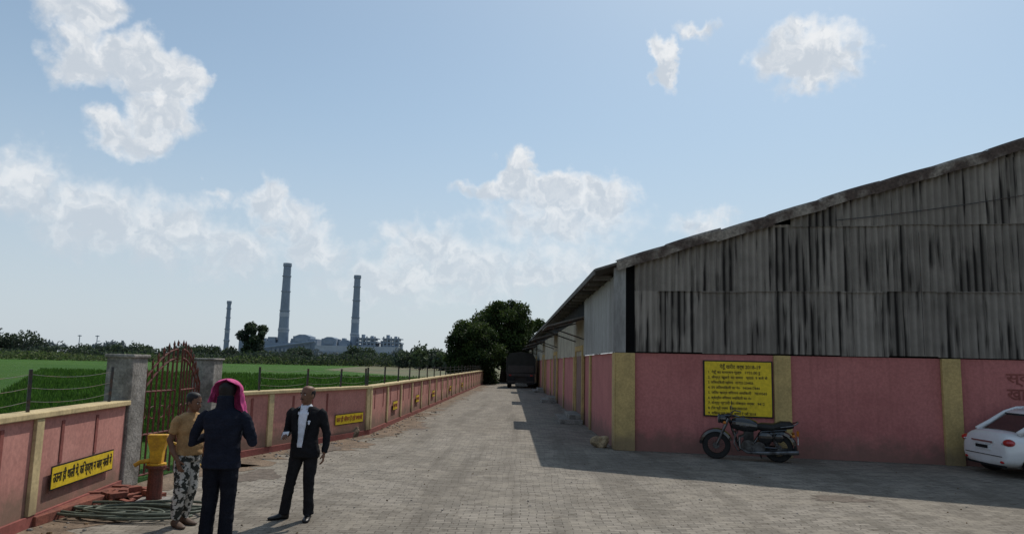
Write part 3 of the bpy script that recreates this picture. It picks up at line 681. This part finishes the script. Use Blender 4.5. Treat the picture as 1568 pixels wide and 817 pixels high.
fwd=V((-1.15,.36,0)).normalized(); MC.location=(5.80,17.0,0); MC.rotation_euler=(math.radians(-6),0,math.atan2(fwd.y,fwd.x))
# ------------------------------------------------------------------ car (local +x forward, rear bumper at x=0)
CR=empty('parked_car'); white=mat('white_car_paint',(.70,.70,.71),.25,(.60,.59,.57),1.2,(.4,.8),.03,10,0,spec=.5,coat=.6,dirt=((.35,.31,.26),.35,.5))
def csec(x,hw,z0,z1,k=.50):
    out=[]
    for j in range(28):
        a=2*math.pi*j/28; c_,s_=math.cos(a),math.sin(a); zc=z0+(z1-z0)*.48
        hh=(z1-zc) if s_>0 else (zc-z0)
        yy=hw*math.copysign(abs(c_)**k,c_); zz=zc+hh*math.copysign(abs(s_)**k,s_)
        if s_>0: yy*=1-.09*s_
        else: yy*=1+.05*s_
        out.append(V((x,yy,zz)))
    return out
st=[(0.0,.62,.30,.60),(.02,.74,.24,.78),(.07,.79,.20,.90),(.16,.82,.18,.965),(.35,.835,.17,.975),(.8,.845,.17,.965),(1.6,.85,.17,.95),(2.5,.85,.17,.94),(3.0,.845,.17,.93),(3.5,.82,.18,.87),(3.85,.77,.20,.78),(3.98,.68,.26,.68),(4.03,.5,.34,.6)]
g=Geo(); v,f=loft([csec(*s) for s in st]); g.add(v,f,0)
body=g.obj('body_shell',white,CR,smooth=True); sm=body.modifiers.new('s','SUBSURF'); sm.levels=2; sm.render_levels=2
cg=Geo()
for x in (.66,3.22):
    for sgn in (-1,1): cg.tube([V((x,sgn*.55,.30)),V((x,sgn*1.1,.30))],.345,0,36)
cut=cg.obj('cut_tmp',dark,None)
bo=body.modifiers.new('b','BOOLEAN'); bo.object=cut; bo.solver='EXACT'; bo.operation='DIFFERENCE'
bpy.context.view_layer.update(); dg=bpy.context.evaluated_depsgraph_get()
nm=bpy.data.meshes.new_from_object(body.evaluated_get(dg)); body.modifiers.clear(); body.data=nm; bpy.data.objects.remove(cut)
def gsec(x,hwb,hwt,z0,z1):
    return [V((x,-hwb,z0)),V((x,-hwt,z1-.03)),V((x,-hwt+.06,z1)),V((x,hwt-.06,z1)),V((x,hwt,z1-.03)),V((x,hwb,z0))]
gs=[(.40,.64,.60,.90,.965),(.90,.71,.58,.90,1.32),(1.15,.74,.57,.90,1.43),(1.8,.75,.58,.90,1.47),(2.4,.75,.57,.90,1.43),(3.1,.70,.58,.90,.96)]
g=Geo(); v,f=loft([gsec(*s) for s in gs]); g.add(v,f,0); g.obj('windows',glass,CR,bevel=.02)
rf=[(.86,.53,.53,1.325,1.335),(1.05,.57,.56,1.38,1.42),(1.4,.585,.57,1.42,1.48),(1.8,.595,.58,1.44,1.50),(2.3,.58,.56,1.41,1.46),(2.48,.55,.54,1.37,1.39)]
g=Geo(); v,f=loft([gsec(*s) for s in rf]); g.add(v,f,0)
for sgn in (-1,1):
    g.tube([V((.32,sgn*.70,.93)),V((.58,sgn*.68,1.08)),V((.90,sgn*.61,1.33)),V((1.15,sgn*.595,1.43)),V((1.8,sgn*.60,1.465)),V((2.4,sgn*.59,1.43)),V((3.15,sgn*.70,.94))],[.06,.06,.045,.035,.03,.03,.04],0,8)
    g.tube([V((1.8,sgn*.775,.92)),V((1.82,sgn*.615,1.45))],.035,1,6)
    g.tube([V((.78,sgn*.77,.93)),V((.98,sgn*.66,1.27)),V((1.05,sgn*.62,1.38))],.055,0,6)
g.obj('roof_and_pillars',[white,dark],CR,smooth=True)
g=Geo()
for x in (.66,3.22):
    for sgn in (-1,1):
        c=V((x,sgn*.735,.30)); wheel(g,c,.30,.19,V((0,1,0)),0)
        g.tube([c-V((0,sgn*.03,0)),c+V((0,sgn*.06,0))],.19,1,20); 
        for j in range(7):
            a=2*math.pi*j/7; g.box((-.02,-.005,.03),(.02,.012,.18),2,lambda X_,Y_,Z_,a=a,c=c,sgn=sgn: c+V((X_*math.cos(a)+Z_*math.sin(a),sgn*(.065+Y_),-X_*math.sin(a)+Z_*math.cos(a))))
g.obj('wheels',[rubber,mat('wheel_cap_grey',(.28,.28,.28),.5),mat('wheel_spoke_silver',(.5,.5,.5),.35,metal=.5)],CR)
red=mat('tail_lamp_red',(.45,.015,.012),.15,(.3,.01,.01),8,(.4,.7),.1,40,0,spec=.6,coat=.5)
g=Geo()
for sgn in (-1,1):
    v,f=ellip((.125,sgn*.69,.74),(.115,.15,.085),16,10,Matrix.Rotation(sgn*.55,3,'Z')); g.add(v,f,0)
    v,f=ellip((.085,sgn*.66,.72),(.09,.08,.03),12,8,Matrix.Rotation(sgn*.5,3,'Z')); g.add(v,f,2)
    v,f=ellip((.02,sgn*.60,.33),(.03,.07,.03),10,6); g.add(v,f,0)
g.box((-.02,-.27,.55),(.01,.27,.68),1); g.box((-.022,-.21,.578),(-.0205,.21,.648),4); g.box((-.012,-.36,.71),(.05,.36,.745),3)
g.box((-.012,-.62,.44),(.05,.62,.452),4); g.box((.02,-.62,.215),(.1,.62,.26),4)
for x in (.98,1.86,2.8): 
    for sgn in (-1,1): g.box((x,sgn*.842 if sgn>0 else -.852,.30),(x+.008,.852 if sgn>0 else -.842,.88),4)
for x in (1.1,2.0):
    for sgn in (-1,1): g.box((x,sgn*.855-.012,.74),(x+.17,sgn*.855+.012,.77),5)
for sgn in (-1,1): v,f=ellip((2.65,sgn*.94,1.0),(.06,.09,.06),12,8); g.add(v,f,5)
for sgn in (-1,1): v,f=ellip((3.88,sgn*.56,.64),(.13,.17,.07),12,8); g.add(v,f,2)
g.obj('lamps_and_trim',[red,mat('number_plate',(.6,.6,.6)),mat('lamp_glass',(.45,.45,.45)),chrome,dark,white],CR,smooth=False)
CR.location=(9.66,15.88,0); CR.rotation_euler=(0,0,math.radians(-1)); CR.scale=(.97,1,.94)
# ------------------------------------------------------------------ people
skin=mat('skin_brown',(.17,.085,.05),.55,(.13,.065,.038),10,(.4,.7),.08,60,.05)
hairm=mat('black_hair',(.012,.010,.010),.6,None,20,(.4,.7),.3,80,.3)
suit=mat('black_suit_cloth',(.011,.011,.013),.9,(.017,.017,.019),8,(.4,.7),.2,120,.15,spec=.12)
trous=mat('charcoal_trousers',(.013,.013,.015),.9,(.019,.019,.021),8,(.4,.7),.2,100,.15,spec=.12)
shirt=mat('white_shirt',(.66,.70,.76),.8,(.55,.59,.65),6,(.4,.7),.1,60,.1)
shoe=mat('black_leather',(.01,.01,.01),.35)
navy=mat('navy_cloth',(.012,.014,.023),.95,(.018,.020,.031),6,(.4,.7),.25,70,.2,spec=.1)
navy2=mat('dark_navy_trousers',(.009,.010,.015),.95,(.014,.015,.021),6,(.4,.7),.25,70,.2,spec=.1)
pinks=mat('pink_scarf',(.62,.08,.25),.8,(.42,.05,.17),9,(.35,.7),.2,50,.3)
tan=mat('tan_tshirt',(.38,.23,.10),.85,(.27,.16,.07),6,(.4,.7),.15,50,.2)
bshoe=mat('brown_shoe',(.10,.06,.04),.6)
camo=mat('camouflage_cloth',(.48,.46,.42),.9,(.03,.032,.028),17,(.46,.52),.1,50,.15)
eyew=mat('eye_white',(.5,.48,.45),.3); lipm=mat('lips',(.16,.06,.05),.5)
def xf(part,M4):
    v,f=part; return [M4@p for p in v],f
def head(base,turn=0,tilt=0,hair='bald',sc=1.0,hk=1.0):
    b=V(base); out=[];ex=[]
    M4=Matrix.Translation(b)@Matrix.Rotation(turn,4,'Z')@Matrix.Rotation(tilt,4,'X')@Matrix.Scale(sc,4)
    hs=[(-.005,.022,.024,-.062),(.008,.040,.045,-.045),(.03,.054,.066,-.024),(.06,.063,.082,-.008),(.095,.070,.092,.0),(.13,.075,.097,.004),(.165,.075,.096,.006),(.195,.066,.084,.008),(.214,.048,.062,.008),(.225,.02,.026,.008)]
    out.append((xf(loft([ering((0,cy,z),rx,ry,20,.93) for z,rx,ry,cy in hs]),M4),'skin'))
    out.append((xf(tube([(0,-.088,.118),(0,-.102,.088),(0,-.112,.068),(0,-.09,.058)],[.009,.012,.017,.010],8),M4),'skin'))
    out.append((xf(ellip((0,-.086,.128),(.048,.012,.010)),M4),'skin'))
    for s in (-1,1):
        out.append((xf(ellip((s*.076,.012,.09),(.010,.020,.032)),M4),'skin'))
        ex.append((xf(ellip((s*.030,-.085,.108),(.014,.010,.007)),M4),'eye')); ex.append((xf(ellip((s*.030,-.0935,.108),(.006,.004,.006)),M4),'hair'))
        ex.append((xf(tube([(s*.012,-.099,.127),(s*.032,-.098,.133),(s*.052,-.085,.127)],[.004,.005,.003],6),M4),'hair'))
    ex.append((xf(ellip((0,-.088,.036),(.026,.008,.006)),M4),'lip'))
    if hair=='bald':
        out.append((xf(loft([ering((0,.022+.0,z),rx,ry,20,.95) for z,rx,ry in ((.06,.055,.070),(.09,.073,.084),(.13,.079,.088),(.155,.079,.088),(.175,.068,.08),(.185,.05,.06))]),M4),'hair'))
        ex.append((xf(tube([(-.03,-.104,.05),(0,-.110,.054),(.03,-.104,.05)],[.004,.006,.004],6),M4),'hair'))
    else:
        out.append((xf(loft([ering((0,.020,z),rx*hk,ry*hk,20,.95) for z,rx,ry in ((.05,.05,.066),(.09,.074,.084),(.13,.081,.094),(.17,.083,.103),(.20,.076,.098),(.225,.058,.078),(.238,.03,.04))]),M4),'hair'))
    return out,ex
def hand(w_,d,nrm,side,curl=.5,key='skin'):
    w_=V(w_);d=V(d).normalized();nrm=(V(nrm)-d*V(nrm).dot(d)).normalized(); l=d.cross(nrm)*side
    out=[];ex=[]
    rings=[]
    for s,hw,th in ((-.015,.024,.020),(.01,.028,.018),(.04,.038,.017),(.075,.040,.014),(.09,.036,.011)):
        rings.append([w_+d*s+l*hw*math.cos(a)+nrm*th*math.sin(a) for a in [2*math.pi*j/12 for j in range(12)]])
    out.append((loft(rings),key))
    for off,L in ((.029,.070),(.010,.079),(-.010,.073),(-.028,.056)):
        p=w_+d*.080+l*off; dir_=d.copy(); pts=[p]
        for i,fr_ in enumerate((.45,.32,.23)):
            ang=curl*(.55+.35*i); dir_=(dir_*math.cos(ang)+nrm*math.sin(ang)).normalized() if i else (d*math.cos(curl*.5)+nrm*math.sin(curl*.5)).normalized()
            p=p+dir_*L*fr_; pts.append(p)
        ex.append((tube(pts,[.0095,.009,.008,.006],8),key))
    p=w_+d*.022+l*.030; q=p+(l*.75+d*.75+nrm*.35).normalized()*.042; r_=q+(d*.9+l*.15+nrm*.5).normalized()*.030
    ex.append((tube([p,q,r_],[.013,.0105,.008],8),key))
    return out,ex
def shoep(a,dr,key,L=.27):
    a=V(a); dr=V((dr[0],dr[1],0)).normalized(); l=V((-dr.y,dr.x,0)); rings=[]
    for s,hw,z0,z1 in ((-.07,.022,.01,.06),(-.055,.036,.0,.085),(.0,.040,.0,.095),(.05,.042,.0,.080),(.10,.050,.0,.060),(.15,.048,.0,.048),(.185,.034,.004,.038),(.2,.016,.01,.028)):
        rings.append([a+dr*s*L/.27+l*hw*math.cos(t)+V((0,0,max((z0+z1)/2+(z1-z0)/2*math.sin(t)*1.05,z0))) for t in [2*math.pi*j/14 for j in range(14)]])
    return (loft(rings),key)
def figure(name,parts,extras,mats,loc,rz,recolor=None,voxel=.0095):
    keys=list(mats.keys()); g=Geo(); own=[]
    for (v,f),k in parts: g.add(v,f,keys.index(k))
    me=bpy.data.meshes.new('t'); me.from_pydata([tuple(v) for v in g.v],[],g.f)
    bm=bmesh.new(); bm.from_mesh(me); bmesh.ops.recalc_face_normals(bm,faces=bm.faces); bm.to_mesh(me); bm.free()
    t=bpy.data.objects.new('t',me); COL.objects.link(t)
    r=t.modifiers.new('r','REMESH'); r.mode='VOXEL'; r.voxel_size=voxel
    s=t.modifiers.new('s','SMOOTH'); s.factor=.5; s.iterations=3
    bpy.context.view_layer.update(); dg=bpy.context.evaluated_depsgraph_get(); nm=bpy.data.meshes.new_from_object(t.evaluated_get(dg)); bpy.data.objects.remove(t)
    bvh=BVHTree.FromPolygons(g.v,g.f)
    vs=[v.co.copy() for v in nm.vertices]; fs=[tuple(p.vertices) for p in nm.polygons]; mi=[]
    for p in nm.polygons:
        c=p.center; q=bvh.find_nearest(c); k=keys[g.m[q[2]]]
        if recolor: k=recolor(c,k)
        mi.append(keys.index(k))
    for i,v in enumerate(vs):
        if v.z<1.40:
            nn_=mnoise.noise(V((v.x*9,v.y*9,v.z*16+v.x*8)))+.5*mnoise.noise(V((v.x*20,v.y*20,v.z*30)))
            vs[i]=v+V((v.x-0,v.y,0)).normalized()*nn_*.009 if (v.x or v.y) else v
    G2=Geo(); G2.v=vs; G2.f=fs; G2.m=mi
    for (v,f),k in extras: G2.add(v,f,keys.index(k))
    o=G2.obj(name,[mats[k] for k in keys],None,smooth=True)
    o.location=loc; o.rotation_euler=(0,0,rz); return o
def torso(rs,key): return (loft([ering((cx,cy,z),rx,ry,24,.88) for z,rx,ry,cx,cy in rs]),key)
# --- man in suit
P=[];E=[]
P.append((tube([(-.085,0,.92),(-.11,-.01,.72),(-.15,-.035,.50),(-.20,-.01,.28),(-.235,.01,.075)],[.098,.092,.070,.066,.070],14),'trousers'))
P.append((tube([(.085,0,.92),(.09,0,.72),(.085,-.02,.50),(.085,.01,.28),(.085,.03,.075)],[.098,.092,.072,.066,.070],14),'trousers'))
P.append(torso([(.78,.12,.09,0,0),(.84,.165,.115,0,0),(.95,.160,.115,0,0),(1.02,.15,.11,0,0)],'trousers'))
P.append(torso([(.79,.195,.135,.01,0),(.86,.192,.14,.01,-.005),(.95,.178,.135,.005,-.01),(1.04,.170,.128,0,-.01),(1.15,.182,.125,0,-.005),(1.27,.20,.122,0,0),(1.35,.205,.11,0,0),(1.40,.175,.085,0,.005),(1.435,.10,.065,0,.005)],'jacket'))
P.append((tube([(.17,0,1.375),(.215,.005,1.34),(.25,.02,1.20),(.275,.035,1.08),(.285,.01,.97),(.28,-.03,.86)],[.062,.066,.057,.052,.047,.040],12),'jacket'))
P.append((tube([(-.17,0,1.375),(-.215,.005,1.34),(-.245,.02,1.20),(-.26,.02,1.09),(-.235,-.09,1.07),(-.20,-.19,1.065)],[.062,.066,.057,.052,.046,.040],12),'jacket'))
P.append((tube([(0,.01,1.40),(0,.0,1.50)],[.062,.056],14),'skin'))
P.append((tube([(0,.005,1.415),(0,-.003,1.455)],[.075,.064],14),'shirt'))
h_,e_=head((0,-.005,1.475),-.35,-.05,'bald'); P+=h_;E+=e_
h_,e_=hand((.28,-.035,.855),(0,-.12,-1),(-1,-.2,0),-1,.55); P+=h_;E+=e_
h_,e_=hand((-.195,-.20,1.065),(.35,-.9,.1),(.3,.1,-.3),1,.7); P+=h_;E+=e_
P.append(shoep((-.235,-.0,0),(-.75,-.65),'shoe')); P.append(shoep((.085,.02,0),(.25,-1),'shoe'))
def rc(c,k):
    if k=='jacket' and c.y<-.03:
        if .93<c.z<1.44:
            wdt=.034+.052*max(0,(c.z-.93)/.5) if c.z<1.36 else .075
            if abs(c.x+.01)<wdt and c.x>-.16: return 'shirt'
        elif .79<c.z<=.93 and abs(c.x)<.03: return 'trousers'
    return k
for s in (-1,1):
    vs=[V((s*.036-.008,-.144,.95)),V((s*.095,-.138,1.20)),V((s*.122,-.128,1.27)),V((s*.085,-.125,1.295)),V((s*.092,-.105,1.38)),V((s*.060,-.075,1.44)),V((s*.055,-.10,1.38)),V((s*.060,-.128,1.25)),V((s*.044,-.14,1.10))]
    vs2=[v+V((0,.012,0)) for v in vs]; k=len(vs); E.append(((vs+vs2,[tuple(range(k)),tuple(range(2*k-1,k-1,-1))]+[(i,(i+1)%k,(i+1)%k+k,i+k) for i in range(k)]),'jacket'))
    E.append(((tube([(s*.035,-.085,1.405),(s*.045,-.06,1.435),(s*.06,-.01,1.455)],[.012,.016,.012],6)),'shirt'))
E.append((ellip((.10,-.145,1.23),(.014,.010,.018)),'shirt')); E.append((ellip((.10,-.138,1.255),(.022,.006,.012)),'shirt'))
pp=[V((-.20,-.30,1.03)),V((-.11,-.31,1.04)),V((-.10,-.27,1.13)),V((-.19,-.26,1.12))]; pq=[p+V((0,.003,.003)) for p in pp]
E.append(((pp+pq,[(0,1,2,3),(7,6,5,4),(0,4,5,1),(1,5,6,2),(2,6,7,3),(3,7,4,0)]),'shirt'))
figure('man_in_suit',P,E,dict(skin=skin,hair=hairm,jacket=suit,trousers=trous,shirt=shirt,shoe=shoe,eye=eyew,lip=lipm),(-2.79,9.78,0),math.radians(-8),rc)
# --- person with pink headscarf (back to us, using a phone)
P=[];E=[]
P.append((tube([(-.09,0,.90),(-.10,0,.70),(-.105,-.01,.48),(-.11,.02,.26),(-.11,.03,.07)],[.112,.104,.088,.080,.080],14),'trousers'))
P.append((tube([(.09,0,.90),(.10,0,.70),(.105,-.02,.48),(.11,.01,.26),(.115,.02,.07)],[.112,.104,.088,.080,.080],14),'trousers'))
P.append(torso([(.80,.15,.12,0,0),(.88,.175,.13,0,0),(1.0,.16,.12,0,0)],'trousers'))
P.append(torso([(.80,.22,.165,0,0),(.88,.212,.155,0,0),(1.0,.20,.145,0,0),(1.1,.20,.14,0,.005),(1.25,.22,.145,0,.01),(1.36,.23,.13,0,.01),(1.43,.19,.10,0,.005),(1.47,.10,.07,0,0)],'shirt'))
P.append((tube([(.19,0,1.40),(.25,.0,1.35),(.315,.01,1.20),(.36,0,1.07),(.26,-.13,1.13),(.13,-.25,1.20)],[.062,.070,.063,.058,.050,.037],12),'shirt'))
P.append((tube([(-.19,0,1.40),(-.25,.0,1.35),(-.315,.01,1.20),(-.35,0,1.09),(-.25,-.14,1.14),(-.12,-.25,1.20)],[.062,.070,.063,.058,.050,.037],12),'shirt'))
P.append((tube([(0,.01,1.44),(0,-.01,1.54)],[.062,.056],14),'skin'))
h_,e_=head((0,-.03,1.525),.0,.14,'full',.98,1.16); P+=h_;E+=e_
P.append((loft([ering((0,.0,z),rx,ry,20,.95) for z,rx,ry in ((1.40,.13,.09),(1.47,.105,.09),(1.53,.095,.095),(1.60,.09,.095))]),'shirt'))
h_,e_=hand((.12,-.255,1.205),(-.55,-.6,.3),(-.2,.2,.6),1,.8); P+=h_;E+=e_
h_,e_=hand((-.11,-.255,1.205),(.55,-.6,.3),(.2,.2,.6),-1,.8); P+=h_;E+=e_
P.append(shoep((-.115,0,0),(-.2,-1),'shoe')); P.append(shoep((.115,0,0),(.2,-1),'shoe'))
g=Geo(); g.box((-.04,-.37,1.25),(.04,-.358,1.40)); E.append(((g.v,g.f),'shoe'))
fo=figure('person_in_headscarf',P,E,dict(skin=skin,hair=hairm,shirt=navy,trousers=navy2,shoe=shoe,eye=eyew,lip=lipm),(-3.40,8.6,0),math.radians(178))
vs=[];fs=[];ku,kv=48,24
for i in range(kv+1):
    u_=i/kv
    for j in range(ku+1):
        gap=math.radians(4+74*min(1,max(0,(u_-.12)/.22)))      # cloth parts at the back just below the crown
        a=math.pi/2+gap+(2*math.pi-2*gap)*j/ku
        if u_<.50:
            t=u_/.50*math.pi/2; rr=.158*math.sin(t)+.004; z=1.648+.150*math.cos(t)
        else:
            q=(u_-.50)/.50; sd_=math.cos(a-math.radians(180))      # hangs longer over one shoulder
            rr=.158+.045*q+.02*q*sd_; z=1.648-.20*q*(1.10+.50*sd_)
        rr+=.010*math.sin(a*8+z*16)*min(1,u_*2)+.005*math.sin(a*17-z*30)*min(1,u_*2)
        vs.append(V((rr*math.cos(a)*1.06,rr*math.sin(a)*1.02-.030,z)))
for i in range(kv):
    for j in range(ku): a_=i*(ku+1)+j; fs.append((a_,a_+1,a_+ku+2,a_+ku+1))
sc_=mk('scarf',vs,fs,pinks,fo,True); so_=sc_.modifiers.new('s','SOLIDIFY'); so_.thickness=.006
# --- man in tan t-shirt, side on
P=[];E=[]
P.append((tube([(-.075,0,.86),(-.08,-.01,.66),(-.085,-.03,.46),(-.085,.02,.26),(-.085,.04,.10)],[.098,.095,.085,.078,.058],14),'pants'))
P.append((tube([(.075,.01,.86),(.08,.03,.66),(.09,.03,.46),(.09,.09,.26),(.09,.12,.10)],[.098,.095,.085,.078,.058],14),'pants'))
P.append(torso([(.78,.13,.115,0,0),(.86,.155,.125,0,0),(.96,.145,.115,0,0)],'pants'))
P.append(torso([(.86,.165,.135,0,0),(.95,.158,.130,0,-.01),(1.05,.155,.125,0,-.01),(1.17,.175,.125,0,0),(1.27,.18,.115,0,.01),(1.33,.15,.085,0,.01),(1.36,.085,.06,0,.01)],'shirt'))
for s in (-1,1):
    P.append((tube([(s*.15,0,1.305),(s*.19,.01,1.26),(s*.215,.04,1.12)],[.052,.058,.054],12),'shirt'))
    P.append((tube([(s*.205,.03,1.18),(s*.225,.06,1.03),(s*.215,.0,.90),(s*.19,-.07,.80)],[.043,.040,.034,.026],12),'skin'))
    h_,e_=hand((s*.19,-.07,.80),(0,-.45,-1),(-s,0,0),-s,.6); P+=h_;E+=e_
P.append((tube([(0,.01,1.33),(0,-.01,1.41)],[.052,.048],14),'skin'))
h_,e_=head((0,-.02,1.385),.25,.12,'full',.93); P+=h_;E+=e_
P.append(shoep((-.085,.03,0),(-.1,-1),'shoe',.26)); P.append(shoep((.09,.11,0),(.2,-1),'shoe',.26))
figure('man_in_tan_tshirt',P,E,dict(skin=skin,hair=hairm,shirt=tan,pants=camo,shoe=bshoe,eye=eyew,lip=lipm),(-4.07,9.25,0),math.radians(60))
# ------------------------------------------------------------------ hand pump, hose, bricks
HP=empty('hand_pump'); py=mat('pump_yellow',(.60,.33,.02),.5,(.40,.20,.02),6,(.4,.7),.15,30,.05)
g=Geo(); g.tube([(0,0,0),(0,0,.5)],[.105,.095],1,16); g.tube([(0,0,.49),(0,0,.53)],.14,1,16); g.tube([(0,0,.53),(0,0,.56)],.13,0,16)
v,f=loft([[V((x*a_,y*b_,z)) for x,y in ((-1,-1),(1,-1),(1,1),(-1,1))] for z,a_,b_ in ((.56,.075,.07),(.72,.085,.075),(.86,.12,.08),(.95,.13,.085))]); g.add(v,f,0)
g.tube([(-.05,-.03,.60),(-.2,-.06,.58),(-.27,-.07,.53)],[.035,.03,.03],0,10)
g.tube([(.06,0,.88),(.28,.02,.80),(.62,.03,.48)],[.022,.02,.016],0,8)
g.box((-.20,-.20,0),(.20,.20,.07),2)
g.obj('pump_parts',[py,iron,conc],HP,bevel=.008); HP.location=(-5.08,10.55,0); HP.rotation_euler=(0,0,.2)
g=Geo(); hosem=mat('green_hose',(.10,.115,.085),.6,(.06,.07,.05),8,(.35,.7),.2,30,.05); random.seed(4)
for lay in range(3):
    pts=[]; n_=150; cx,cy=-5.05,9.75
    ph=random.random()*6
    for i in range(n_):
        a=ph+i/n_*2*math.pi*3.2; r=.48+.17*math.sin(a*.37+lay)+.13*math.sin(a*1.7+lay*2)
        pts.append(V((cx+r*1.3*math.cos(a)+.26*math.sin(a*.23+lay*2),cy+r*.6*math.sin(a)+.16*math.cos(a*.31+lay),.022+.04*abs(math.sin(a*.9+lay))+.018*lay)))
    g.tube(pts,.018,0,7)
g.tube([V((-4.5,9.6,.02)),V((-4.3,9.8,.02)),V((-4.45,10.2,.02)),V((-4.9,10.4,.05))],.018,0,7)
g.obj('garden_hose',hosem,None,True)
brick=mat('red_brick',(.22,.075,.05),.9,(.13,.05,.04),4,(.35,.7),.3,30,.4,.01)
g=Geo(); random.seed(12)
for i in range(26):
    x=random.uniform(-6.0,-5.25); y=random.uniform(10.35,11.4); z=random.choice([0,0,.075]); a=random.random()*3; c,s=math.cos(a),math.sin(a)
    g.box((-.115,-.055,z),(.115,.055,z+.072),0,lambda X_,Y_,Z_,x=x,y=y,c=c,s=s: V((x+X_*c-Y_*s,y+X_*s+Y_*c,Z_)))
g.obj('brick_pile',brick,None,bevel=.006)
g=Geo(); g.box((-6.0,9.0,.0),(-5.72,11.3,.12)); g.obj('brick_plinth',brick,None,bevel=.01)
g=Geo()
v,f=ellip((-4.62,20.2,.1),(.25,.35,.22),10,7); v=[p+(p-V((-4.62,20.2,.1)))*(.7*mnoise.noise(p*6)) for p in v]; g.add(v,f)
g.obj('rubble_heap',dirtm,None)
